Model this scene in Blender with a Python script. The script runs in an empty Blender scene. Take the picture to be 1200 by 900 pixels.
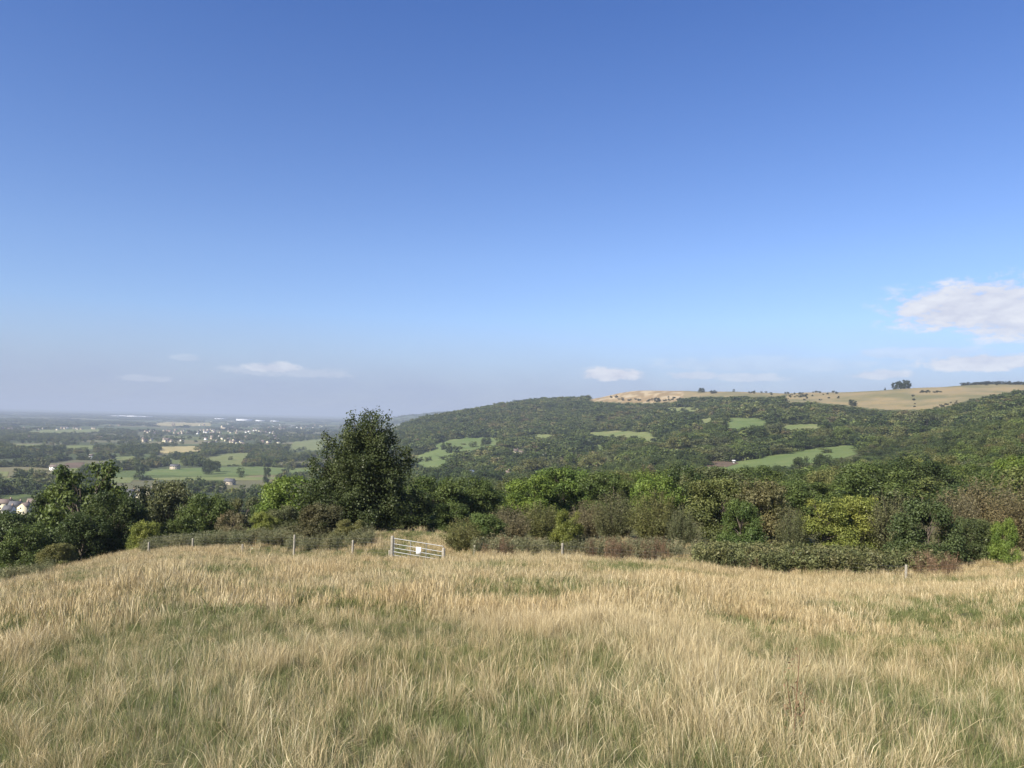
import bpy, math, time
import numpy as np
from mathutils import Matrix, Vector
T0 = time.time()
R = math.radians
SC = bpy.context.scene
COL = SC.collection
rng = np.random.default_rng(7)

# ------------------------------------------------------------------ camera
F = 901.0; PITCH = R(2.48); ROLL = R(1.35)
def rotx(a): c, s = math.cos(a), math.sin(a); return np.array([[1,0,0],[0,c,-s],[0,s,c]])
def rotz(a): c, s = math.cos(a), math.sin(a); return np.array([[c,-s,0],[s,c,0],[0,0,1]])
CM = rotx(math.pi/2 + PITCH) @ rotz(ROLL)
cam_d = bpy.data.cameras.new('camera'); cam = bpy.data.objects.new('camera', cam_d); COL.objects.link(cam)
cam.matrix_world = Matrix([list(CM[i]) + [0] for i in range(3)] + [[0,0,0,1]])
cam_d.sensor_width = 36; cam_d.lens = 36*F/1200; cam_d.clip_start = 0.05; cam_d.clip_end = 200000
SC.camera = cam
def ray(x, y):
    """photo pixel -> (X/Y, Z/Y) of the viewing ray"""
    x = np.asarray(x, float); y = np.asarray(y, float)
    v = np.stack([(x-600)/F, -(y-450)/F, -np.ones_like(x)], -1) @ CM.T
    return v[..., 0]/v[..., 1], v[..., 2]/v[..., 1]
def project(X, Y, Z):
    v = np.stack([X, Y, Z], -1) @ CM
    w = np.where(v[..., 2] < -1e-6, -v[..., 2], 1e-6)
    px = 600 + F*v[..., 0]/w; py = 450 - F*v[..., 1]/w
    return np.where(v[..., 2] < -1e-6, px, -9999), py

# ------------------------------------------------------------------ terrain height
def hor(x): return 475 + .0235*x
TAB = {
 -150: [(3,-2.2),(25,-6.8),(45,-11.9),(60,-15),(80,-19),(150,-32),(300,-52),(500,-72),(750,-85),(1200,-92),(2500,-105),(5000,-115),(30000,-120)],
 0:    [(3,-2.15),(25,-6.2),(45,-10.7),(60,-13.6),(80,-18),(150,-32),(300,-52),(500,-72),(750,-85),(1200,-92),(2500,-105),(5000,-115),(30000,-120)],
 100:  [(3,-2.1),(25,-5.7),(47,-9.9),(60,-12.2),(80,-17),(150,-31.5),(300,-52),(500,-72),(750,-85),(1200,-92),(2500,-105),(5000,-115),(30000,-120)],
 200:  [(3,-2.05),(25,-5.3),(50,-9.3),(60,-10.6),(80,-16),(150,-31),(300,-52),(500,-72),(750,-85),(1200,-92),(2500,-105),(5000,-115),(30000,-120)],
 350:  [(3,-2.0),(49,-9.1),(60,-9.6),(75,-12),(100,-17),(150,-28),(300,-50),(500,-71),(750,-85),(1200,-92),(2500,-105),(5000,-115),(30000,-120)],
 430:  [(3,-2.0),(46,-8.5),(60,-8.7),(75,-11),(100,-15),(150,-25),(300,-48),(500,-70),(750,-85),(1200,-92),(2500,-105),(5000,-115),(30000,-120)],
 472:  [(3,-2.0),(45,-8.3),(60,-8.7),(80,-11.5),(120,-18),(200,-32),(350,-50),(600,-68),(900,-76),(1200,-74),(1600,-58),(2000,-38),(2300,-38),(2700,-70),(3500,-105),(5000,-110),(8000,-10),(10000,-90),(30000,-120)],
 520:  [(3,-2.0),(45,-8.2),(60,-8.8),(80,-11.5),(120,-18),(200,-30),(350,-48),(600,-62),(900,-66),(1200,-61),(1500,-46),(1800,-25),(2150,0),(2600,-15),(3500,-80),(5000,-80),(8000,46),(10000,-60),(30000,-120)],
 600:  [(3,-2.0),(45,-7.9),(60,-9),(80,-11),(120,-16),(200,-26),(350,-42),(600,-56),(900,-62),(1200,-54),(1500,-38),(1800,-8),(2200,37),(2600,30),(4000,-20),(8000,20),(30000,-120)],
 690:  [(3,-2.0),(45,-7.8),(60,-8.8),(80,-11),(120,-15),(200,-23),(350,-37),(600,-47),(900,-48),(1200,-34),(1500,-15),(1800,12),(2100,47),(2300,58),(2600,60),(4000,20),(30000,-120)],
 735:  [(3,-2.0),(45,-7.8),(60,-8.6),(80,-10.6),(120,-14),(200,-22),(350,-35),(600,-42),(850,-38),(1150,-27),(1450,-8),(1750,16),(1950,46),(2080,82),(2600,86),(30000,-60)],
 800:  [(3,-2.0),(44,-7.7),(60,-8.5),(80,-10.3),(120,-14),(200,-21),(350,-32),(600,-35),(800,-30),(1050,-15),(1350,5),(1650,30),(1850,56),(2000,84),(2600,88),(30000,-60)],
 850:  [(3,-2.0),(42,-7.6),(60,-8.4),(80,-10),(120,-13),(200,-20),(350,-30),(550,-35),(650,-32),(800,-22),(1000,-5.5),(1300,14),(1600,41),(1900,80),(2500,84),(30000,-60)],
 950:  [(3,-2.0),(40,-7.5),(60,-8.2),(80,-9.6),(120,-13),(200,-20),(350,-29),(500,-32),(600,-28.5),(700,-23),(850,-14),(1000,0),(1250,27),(1450,47),(1700,74),(2500,76),(30000,-60)],
 1057: [(3,-2.0),(40,-7.5),(60,-8.4),(80,-9.8),(120,-12.5),(200,-18),(350,-22.6),(500,-21),(700,-13),(900,2),(1150,27),(1300,49),(1500,76),(2500,82),(30000,-60)],
 1150: [(3,-2.0),(42,-7.5),(60,-8),(80,-9),(120,-11.5),(250,-16.6),(400,-13),(600,-4),(800,12),(1000,30),(1200,52),(1500,88),(2500,97),(30000,-60)],
 1300: [(3,-2.0),(45,-7),(60,-7.5),(80,-8),(120,-9),(250,-9),(400,-2),(600,12),(900,40),(1200,62),(1500,92),(2500,100),(30000,-60)],
}
for x_ in TAB:      # lower the far edge of the field a little
    dz_ = float(np.interp(x_, [300, 430, 600, 750, 850], [0, .2, .38, .5, .62]))
    TAB[x_] = [(d_, z_-dz_*float(np.interp(d_, [8, 38, 60, 110], [0, 1, 1, 0]))) for d_, z_ in TAB[x_]]
NL, NU = 420, 360
LD0, LD1 = math.log(2.0), math.log(40000.0)
LG = np.linspace(LD0, LD1, NL)
xs = sorted(TAB); us = np.array([(x-600)/F for x in xs])
UG = np.linspace(us[0], us[-1], NU)
cols = np.array([np.interp(np.exp(LG), [0]+[d for d, z in TAB[x]], [-1.65]+[z for d, z in TAB[x]]) for x in xs])
G = np.empty((NU, NL))
for j in range(NL): G[:, j] = np.interp(UG, us, cols[:, j])
def blur(A, n, ax):
    k = np.exp(-np.linspace(-2, 2, 2*n+1)**2); k /= k.sum()
    P = np.pad(A, [(n, n) if a == ax else (0, 0) for a in range(2)], mode='edge')
    return np.apply_along_axis(lambda v: np.convolve(v, k, 'valid'), ax, P)
G = blur(blur(G, 4, 1), 9, 0)
def vnoise(x, y, seed=0):
    """smooth 2-d value noise in 0..1"""
    xi = np.floor(x).astype(np.int64); yi = np.floor(y).astype(np.int64)
    fx = x-xi; fy = y-yi; fx = fx*fx*(3-2*fx); fy = fy*fy*(3-2*fy)
    def hh(a, b):
        n = (a*374761393 + b*668265263 + seed*974634777) & 0xffffffff
        n = ((n ^ (n >> 13))*1274126177) & 0xffffffff
        return ((n ^ (n >> 16)) & 0xffff)/65535.0
    return (hh(xi, yi)*(1-fx)+hh(xi+1, yi)*fx)*(1-fy) + (hh(xi, yi+1)*(1-fx)+hh(xi+1, yi+1)*fx)*fy
def fbm(x, y, seed=0, o=3):
    s = 0; a = .5; t = 0
    for k in range(o): s = s + a*vnoise(x*2**k, y*2**k, seed+k); t += a; a *= .5
    return s/t
def H(X, Y):
    X = np.asarray(X, float); Y = np.asarray(Y, float)
    r = np.hypot(X, Y)+1e-9; az = np.arctan2(X, Y)
    lo, hi = math.atan(us[0]), math.atan(us[-1])
    azc = np.clip(az, lo, hi)
    u = np.tan(azc); d = np.maximum(r*np.cos(azc), 2.0)
    fu = (u-UG[0])/(UG[-1]-UG[0])*(NU-1); fl = (np.log(d)-LD0)/(LD1-LD0)*(NL-1)
    fu = np.clip(fu, 0, NU-1.001); fl = np.clip(fl, 0, NL-1.001)
    i = fu.astype(int); j = fl.astype(int); a = fu-i; b = fl-j
    z = (G[i, j]*(1-a)+G[i+1, j]*a)*(1-b) + (G[i, j+1]*(1-a)+G[i+1, j+1]*a)*b
    out = np.clip((np.abs(az-azc))/R(70), 0, 1); out = out*out*(3-2*out)
    z = z*(1-out) + (-1.62+.09*np.minimum(r, 1200))*out
    amp = np.clip((r-90)/600, 0, 1)
    z = z + amp*3.0*(fbm(X/120, Y/120, 3)-.5)*2*np.clip(1.5-r/9000, .15, 1)
    near = np.clip(1-r/80, 0, 1)
    z = z + near*(.20*(fbm(X/3.2, Y/3.2, 11)-.5)+.34*(fbm(X/11, Y/8, 12, 2)-.5)*np.clip((r-9)/8, 0, 1))*2*np.clip((r-2)/6, 0, 1)
    return z
def at(x, d):
    """ground point seen in photo column x (at horizon height) at depth d"""
    u, _ = ray(x, hor(x)+8)
    X = float(u)*d; return X, d, float(H(X, d))
DS = np.exp(np.linspace(math.log(4), math.log(32000), 900))
def hit(px, py):
    """first ground point on the rays of photo pixels"""
    px = np.atleast_1d(np.asarray(px, float)); py = np.atleast_1d(np.asarray(py, float))
    u, w = ray(px, py); out = np.full((len(px), 3), np.nan)
    for a in range(0, len(px), 4000):
        uu = u[a:a+4000, None]; ww = w[a:a+4000, None]
        D = DS[None, :]; hz = H(uu*D, np.broadcast_to(D, (uu.shape[0], len(DS))))
        below = (ww*D) < hz
        k = below.argmax(1); ok = below.any(1) & (k > 0); k = np.maximum(k, 1)
        rr = np.arange(uu.shape[0])
        g0 = (ww*D - hz)[rr, k-1]; g1 = (ww*D - hz)[rr, k]
        t = np.clip(g0/(g0-g1+1e-12), 0, 1); d = DS[k-1]*(1-t)+DS[k]*t
        P = np.stack([uu[:, 0]*d, d, H(uu[:, 0]*d, d)], -1)
        P[~ok] = np.nan; out[a:a+4000] = P
    return out

# ------------------------------------------------------------------ node helpers
def material(name):
    m = bpy.data.materials.new(name); m.use_nodes = True
    nt = m.node_tree; nt.nodes.clear()
    out = nt.nodes.new('ShaderNodeOutputMaterial'); return m, nt, out
def N(nt, t, **kw):
    n = nt.nodes.new(t)
    for k, v in kw.items():
        if k.startswith('i_'):
            key = k[2:]; key = int(key) if key.isdigit() else key.replace('_', ' ')
            n.inputs[key].default_value = v
        else: setattr(n, k, v)
    return n
def L(nt, a, b): nt.links.new(a, b)
def math_(nt, op, a, b=None, clamp=False):
    n = N(nt, 'ShaderNodeMath', operation=op, use_clamp=clamp)
    for i, v in enumerate((a, b)):
        if v is None: continue
        if isinstance(v, (int, float)): n.inputs[i].default_value = v
        else: L(nt, v, n.inputs[i])
    return n.outputs[0]
def mixc(nt, f, a, b, mode='MIX'):
    n = N(nt, 'ShaderNodeMix', data_type='RGBA', blend_type=mode)
    for i, v in ((0, f), (6, a), (7, b)):
        if isinstance(v, (int, float)): n.inputs[i].default_value = v
        elif isinstance(v, tuple): n.inputs[i].default_value = v if len(v) == 4 else (*v, 1)
        else: L(nt, v, n.inputs[i])
    return n.outputs[2]
def noise(nt, scale, detail=3, vec=None, rough=.55):
    n = N(nt, 'ShaderNodeTexNoise'); n.inputs['Scale'].default_value = scale
    n.inputs['Detail'].default_value = detail; n.inputs['Roughness'].default_value = rough
    if vec is not None: L(nt, vec, n.inputs['Vector'])
    return n.outputs['Fac']
def ramp(nt, f, stops):
    n = N(nt, 'ShaderNodeValToRGB'); e = n.color_ramp.elements
    while len(e) < len(stops): e.new(.5)
    for i, (p, c) in enumerate(stops): e[i].position = p; e[i].color = (*c, 1)
    L(nt, f, n.inputs[0]); return n.outputs[0]
def maprange(nt, v, a, b, c=0., d=1.):
    n = N(nt, 'ShaderNodeMapRange'); L(nt, v, n.inputs[0])
    for i, x in enumerate((a, b, c, d)): n.inputs[i+1].default_value = x
    return n.outputs[0]
def principled(nt, out, col, rough=.8, spec=.2, metal=0., normal=None):
    p = N(nt, 'ShaderNodeBsdfPrincipled')
    if isinstance(col, tuple): p.inputs['Base Color'].default_value = (*col, 1)
    else: L(nt, col, p.inputs['Base Color'])
    p.inputs['Roughness'].default_value = rough; p.inputs['Specular IOR Level'].default_value = spec
    p.inputs['Metallic'].default_value = metal
    if normal is not None: L(nt, normal, p.inputs['Normal'])
    L(nt, p.outputs[0], out.inputs[0]); return p
def bump(nt, h, s=.3, d=.1):
    b = N(nt, 'ShaderNodeBump'); b.inputs['Strength'].default_value = s; b.inputs['Distance'].default_value = d
    L(nt, h, b.inputs['Height']); return b.outputs[0]
def pos(nt): return N(nt, 'ShaderNodeNewGeometry').outputs['Position']

def N_rgb(nt, v):
    n = N(nt, 'ShaderNodeCombineColor')
    for k in range(3): L(nt, v, n.inputs[k])
    return n.outputs[0]
def leaf_material(name, stops=None, noise_scale=.35, trans=.30):
    m, nt, out = material(name)
    v = N(nt, 'ShaderNodeAttribute', attribute_name='v').outputs['Fac']
    oi = N(nt, 'ShaderNodeObjectInfo')
    p = pos(nt)
    if stops is None:
        base = oi.outputs['Color']
    else:
        rv = maprange(nt, math_(nt, 'FRACT', math_(nt, 'MULTIPLY', oi.outputs['Random'], 37.7)), 0, 1, .75, 1.3)
        big = maprange(nt, noise(nt, .013, 3, p), .33, .67)
        f = math_(nt, 'ADD', math_(nt, 'MULTIPLY', oi.outputs['Random'], .5), math_(nt, 'MULTIPLY', big, .5))
        base = ramp(nt, f, stops)
    n1 = noise(nt, noise_scale, 2, p)
    base = mixc(nt, math_(nt, 'MULTIPLY', maprange(nt, n1, .45, .7), .45), base, (1.2, 1.0, .8), 'MULTIPLY')
    hs = N(nt, 'ShaderNodeHueSaturation'); L(nt, base, hs.inputs['Color'])
    L(nt, maprange(nt, v, 0, 1, .68, 1.65), hs.inputs['Value'])
    L(nt, maprange(nt, v, 0, 1, .506, .476), hs.inputs['Hue'])
    c = hs.outputs[0]
    if stops is not None: c = mixc(nt, 1.0, c, N_rgb(nt, rv), 'MULTIPLY')
    pr = N(nt, 'ShaderNodeBsdfPrincipled'); L(nt, c, pr.inputs['Base Color'])
    pr.inputs['Roughness'].default_value = .5; pr.inputs['Specular IOR Level'].default_value = .25
    tr = N(nt, 'ShaderNodeBsdfTranslucent'); L(nt, mixc(nt, .5, c, (.9, 1.0, .3), 'MULTIPLY'), tr.inputs[0])
    mx = N(nt, 'ShaderNodeMixShader'); mx.inputs[0].default_value = trans
    L(nt, pr.outputs[0], mx.inputs[1]); L(nt, tr.outputs[0], mx.inputs[2]); L(nt, mx.outputs[0], out.inputs[0])
    return m
M_LEAF = leaf_material('leaf_foliage')
M_WOODLEAF = leaf_material('woodland_foliage', [(0, (.030, .048, .016)), (.3, (.046, .070, .021)), (.5, (.070, .097, .029)),
                                         (.68, (.092, .114, .036)), (.8, (.118, .122, .046)), (1, (.135, .112, .058))], .06)
def bark_material():
    m, nt, out = material('bark'); p = pos(nt)
    n = noise(nt, 9, 4, p); c = ramp(nt, n, [(.3, (.05, .04, .03)), (.7, (.16, .135, .105))])
    principled(nt, out, c, .9, .1, normal=bump(nt, n, .5, .03)); return m
M_BARK = bark_material()

# ------------------------------------------------------------------ mesh helpers
def mesh_np(name, V, Fq, mats, attrs=None, midx=None, smooth=False):
    """V (n,3); Fq list of arrays (k,3) or (k,4)"""
    me = bpy.data.meshes.new(name)
    if not isinstance(Fq, (list, tuple)): Fq = [Fq]
    Fq = [f for f in Fq if len(f)]
    me.vertices.add(len(V)); me.vertices.foreach_set('co', np.asarray(V, np.float32).ravel())
    loops = np.concatenate([f.ravel() for f in Fq]).astype(np.int32)
    sizes = np.concatenate([np.full(len(f), f.shape[1]) for f in Fq]).astype(np.int32)
    starts = np.concatenate([[0], np.cumsum(sizes)[:-1]]).astype(np.int32)
    me.loops.add(len(loops)); me.loops.foreach_set('vertex_index', loops)
    me.polygons.add(len(sizes)); me.polygons.foreach_set('loop_start', starts)
    try: me.polygons.foreach_set('loop_total', sizes)
    except Exception: pass
    for m in mats: me.materials.append(m)
    if midx is not None: me.polygons.foreach_set('material_index', np.asarray(midx, np.int32))
    if smooth: me.polygons.foreach_set('use_smooth', np.ones(len(sizes), bool))
    for k, (dom, arr) in (attrs or {}).items():
        if arr.ndim == 1:
            a = me.attributes.new(k, 'FLOAT', dom); a.data.foreach_set('value', arr.astype(np.float32))
        elif arr.shape[1] == 4:
            a = me.attributes.new(k, 'FLOAT_COLOR', dom); a.data.foreach_set('color', arr.astype(np.float32).ravel())
        else:
            a = me.attributes.new(k, 'FLOAT_VECTOR', dom); a.data.foreach_set('vector', arr.astype(np.float32).ravel())
    me.update(); me.validate(); return me
def link(name, me, parent=None, **props):
    o = bpy.data.objects.new(name, me); COL.objects.link(o)
    if parent is not None: o.parent = parent
    for k, v in props.items():
        if v is not None: o[k] = v
    return o
def unit(v): return v/(np.linalg.norm(v, axis=-1, keepdims=True)+1e-9)
def leaves(C, Nn, size, rg, aspect=.62, fold=.18):
    """rhombic folded leaves at centres C with normals Nn"""
    n = len(C)
    a = unit(np.cross(Nn, unit(rg.normal(size=(n, 3))))); b = np.cross(Nn, a)
    s = np.asarray(size).reshape(-1, 1)*np.ones((n, 1))
    V = np.stack([C-a*s*.5, C+b*s*.5*aspect+Nn*s*fold, C+a*s*.5, C-b*s*.5*aspect+Nn*s*fold], 1).reshape(-1, 3)
    return V, np.arange(4*n).reshape(-1, 4)
def tube(P, Rr, k=6):
    """tapering tube along P with radii Rr"""
    P = np.asarray(P, float); n = len(P); T = unit(np.gradient(P, axis=0))
    ref = np.array([.31, .22, .93]); A = unit(np.cross(T, ref) + 1e-6); B = np.cross(T, A)
    th = np.arange(k)*2*np.pi/k
    V = (P[:, None] + np.asarray(Rr)[:, None, None]*(np.cos(th)[None, :, None]*A[:, None]+np.sin(th)[None, :, None]*B[:, None])).reshape(-1, 3)
    i = np.arange(n-1)[:, None]*k; j = np.arange(k)[None]
    Fq = np.stack([i+j, i+(j+1) % k, i+k+(j+1) % k, i+k+j], -1).reshape(-1, 4)
    return V, Fq
class Bag:
    def __init__(s): s.V = []; s.F = []; s.n = 0; s.m = []
    def add(s, V, Fq, m=0):
        s.V.append(V); s.F.append(Fq+s.n); s.n += len(V); s.m.append(np.full(len(Fq), m))
    def box(s, c, e, m=0, R_=None):
        x, y, z = np.array(e)/2
        V = np.array([[-x,-y,-z],[x,-y,-z],[x,y,-z],[-x,y,-z],[-x,-y,z],[x,-y,z],[x,y,z],[-x,y,z]])
        if R_ is not None: V = V @ R_.T
        s.add(V+np.array(c), np.array([[0,3,2,1],[4,5,6,7],[0,1,5,4],[1,2,6,5],[2,3,7,6],[3,0,4,7]]), m)
    def mesh(s, name, mats, smooth=False):
        return mesh_np(name, np.concatenate(s.V), [np.concatenate(s.F)], mats, midx=np.concatenate(s.m), smooth=smooth)

# ------------------------------------------------------------------ tree prototypes (unit: width 1, height 1)
def crown(seed, nlobe, nleaf, leaf, kind='round', lobe_r=(.12, .2), base=.18, up=.3):
    """crown of leaf clumps within a unit envelope; returns leaf mesh data and lobe centres"""
    rg = np.random.default_rng(seed)
    t = rg.random(nlobe)
    if kind == 'round':
        z = base+(.93-base)*t**.85; w = np.sqrt(np.clip(1-((z-.5*(1+base))/(.55*(1-base)))**2, .03, 1))*.42
    elif kind == 'dome':      # hawthorn: foliage to the ground
        z = .06+.84*t**.9; w = .43*np.sqrt(np.clip(1-(z/1.02)**2.2, .05, 1))
    elif kind == 'cone':
        z = base+(.92-base)*t; w = .42*(1-((z-base)/(1-base))**1.6)*np.clip((z-base)/.12+.35, 0, 1)+.02
    elif kind == 'spread':
        z = base+(.9-base)*t**.8; w = .44*np.sqrt(np.clip(1-((z-.45)/.55)**2, .02, 1))
    th = rg.random(nlobe)*2*np.pi; rr = w*np.sqrt(.25+.75*rg.random(nlobe))
    Cc = np.stack([rr*np.cos(th), rr*np.sin(th), z], -1)
    Lr = rg.uniform(*lobe_r, nlobe)*(.75+.5*(1-z))
    k = rg.choice(nlobe, nleaf, p=Lr**2/np.sum(Lr**2))
    dirn = unit(rg.normal(size=(nleaf, 3))+np.array([0, 0, .35]))
    rad = Lr[k]*(.45+.62*rg.random(nleaf)**.7)
    # lumpy lobes
    wob = 1+.28*np.sin(dirn[:, 0]*7+k)+.2*np.sin(dirn[:, 1]*9+2*k)+.15*np.sin(dirn[:, 2]*11+3*k)
    P = Cc[k]+dirn*(rad*wob)[:, None]*np.array([1, 1, .85])
    P[:, 2] = np.maximum(P[:, 2], .01+.03*rg.random(nleaf))
    Nn = unit(dirn+rg.normal(size=(nleaf, 3))*.75+np.array([0, 0, up]))
    V, Fq = leaves(P, Nn, leaf*rg.uniform(.6, 1.4, nleaf), rg)
    lobv = rg.random(nlobe)
    v = np.clip(.5*rg.random(nleaf)+.5*lobv[k], 0, 1)
    return V, Fq, np.repeat(v, 4), Cc, Lr
def trunk_bag(seed, Cc, r0=.022, top=.75, lean=.05, k=6, nl=10):
    rg = np.random.default_rng(seed+99); b = Bag()
    zz = np.linspace(-.06, top, 9)
    P = np.stack([lean*np.sin(zz*3+seed), lean*np.cos(zz*2.3+seed)-lean*.7, zz], -1)
    b.add(*tube(P, r0*(1-.8*(zz+.06)/(top+.06))*(1+.5*(zz < 0)), k))
    idx = rg.permutation(len(Cc))[:nl]
    for i in idx:
        c = Cc[i]; s = max(.08, min(top*.9, c[2]*.55)); a = np.array([np.interp(s, zz, P[:, j]) for j in range(3)])
        t = np.linspace(0, 1, 6)[:, None]; q = a*(1-t)+c*t; q[:, 2] += .04*np.sin(t[:, 0]*np.pi)
        q += rg.normal(size=q.shape)*.008*(t > 0)*(t < 1)
        b.add(*tube(q, r0*.42*(1-.85*t[:, 0]), 5))
        for _ in range(2):
            e = c+unit(rg.normal(size=3)+np.array([0, 0, .8]))*.14; q2 = q[3]*(1-t)+e*t
            b.add(*tube(q2, r0*.16*(1-.8*t[:, 0]), 4))
    return b
def proto(name, seed, nlobe, nleaf, leaf, kind, **kw):
    tk = {k: kw.pop(k) for k in ('r0', 'top', 'lean', 'nl') if k in kw}
    V, Fq, v, Cc, Lr = crown(seed, nlobe, nleaf, leaf, kind, **kw)
    cm = mesh_np(name+'_crown', V, Fq, [M_LEAF], {'v': ('POINT', v)})
    tm = trunk_bag(seed, Cc, **tk).mesh(name+'_trunk', [M_BARK], True)
    return cm, tm
def proto_single(name, seed, nlobe, nleaf, leaf, kind, leafmat, **kw):
    V, Fq, v, Cc, Lr = crown(seed, nlobe, nleaf, leaf, kind, **kw)
    zz = np.linspace(-.08, .6, 4); TV, TF = tube(np.stack([zz*0, zz*0, zz], -1), .025*(1-.7*(zz+.08)), 5)
    VV = np.concatenate([V, TV]); FF = np.concatenate([Fq, TF+len(V)])
    return mesh_np(name, VV, FF, [leafmat, M_BARK], {'v': ('POINT', np.concatenate([v, np.zeros(len(TV))]))},
                   midx=np.r_[np.zeros(len(Fq)), np.ones(len(TF))])

# feathery upright scrub: fine twigs carrying small leaves
def scrub_proto(name, seed, nst=260, per=70):
    rg = np.random.default_rng(seed); b = Bag(); PP = []; NN = []; vv = []
    for s in range(nst):
        th = rg.random()*2*np.pi; r = .3*math.sqrt(rg.random()); out = .35*rg.random()+.05
        h = (.55+.45*rg.random())*(1-.55*(r/.33)**2)
        t = np.linspace(0, 1, 5)[:, None]
        p0 = np.array([r*.55*math.cos(th), r*.55*math.sin(th), -.02]); p1 = np.array([(r+out*.4)*math.cos(th+.4*rg.normal()), (r+out*.4)*math.sin(th+.4*rg.normal()), h])
        q = p0*(1-t)+p1*t; q[:, :2] *= (.75+.25*t)
        if s % 2 == 0: b.add(*tube(q, .004*(1-.8*t[:, 0]), 3))
        tt = (.12+.9*rg.random(per)**.8)[:, None]; c = p0*(1-tt)+p1*tt
        PP.append(c+rg.normal(size=c.shape)*.022); NN.append(rg.normal(size=c.shape)+np.array([0, 0, .3])); vv.append(np.full(per, rg.random())*.6+rg.random(per)*.4)
    P = np.concatenate(PP); P[:, 2] = np.maximum(P[:, 2], .01); Nn = unit(np.concatenate(NN)); v = np.concatenate(vv)
    V, Fq = leaves(P, Nn, rg.uniform(.014, .034, len(P)), rg, .45)
    return mesh_np(name+'_crown', V, Fq, [M_LEAF], {'v': ('POINT', np.repeat(v, 4))}), b.mesh(name+'_trunk', [M_BARK])

PR = {
 'broad':  [proto('broad_tree', 21+i, 55, 24000, .028, 'round', lobe_r=(.09, .17), base=.14) for i in range(3)],
 'loose':  [proto('loose_tree', 31+i, 46, 15000, .030, 'spread', lobe_r=(.07, .13), base=.1, r0=.028, nl=24) for i in range(2)],
 'haw':    [proto('hawthorn', 41+i, 60, 24000, .026, 'dome', lobe_r=(.08, .15), nl=14, top=.6) for i in range(4)],
 'scrub':  [scrub_proto('scrub', 51+i) for i in range(3)],
}
MIDN = [proto_single('woodland_tree', 161+i, 34, 13000, .030, ('round', 'dome', 'spread')[i % 3], M_LEAF, lobe_r=(.09, .17), base=.06) for i in range(4)]
MID = [proto_single('woodland_tree', 61+i, 26, 4200, .05, ('round', 'dome', 'round', 'spread', 'cone')[i % 5], M_LEAF, lobe_r=(.12, .2), base=.08) for i in range(6)]

# ------------------------------------------------------------------ things placed by hand: near trees and shrubs
NEAR = []      # (X, Y, radius) taken
def place_tree(kind, x, ytop, d, wpx, label, cat='tree', name='tree', col=(.05, .08, .025), var=0, zbase=None, group=None, rot=None):
    X, Y, Z = at(x, d)
    if zbase is not None: Z = zbase
    _, w = ray(x, ytop); ztop = float(w)*d
    h = max(ztop-Z, .5); wd = wpx/F*d
    root = link(name, None, None, label=label, category=cat, group=group)
    root.location = (X, Y, Z-.05); root.rotation_euler = (0, 0, rng.random()*6.28 if rot is None else rot)
    root.empty_display_size = .5
    cm, tm = PR[kind][var % len(PR[kind])]
    kx = wd*rng.uniform(1.0, 1.12)
    c = link('crown', cm, root); t = link('trunk', tm, root)
    col = tuple(1.15*q for q in col)
    for o in (c, t): o.scale = (kx, kx*rng.uniform(.9, 1.1), h*1.04)
    c.color = (*col, 1)
    NEAR.append((X, Y, wd*.42)); return root
DK = (.040, .060, .019); MD = (.062, .090, .025); BR = (.092, .140, .028); YG = (.130, .155, .036)
OL = (.105, .113, .040); GB = (.122, .112, .058); GG = (.084, .096, .044); BN = (.115, .092, .050)

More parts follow.
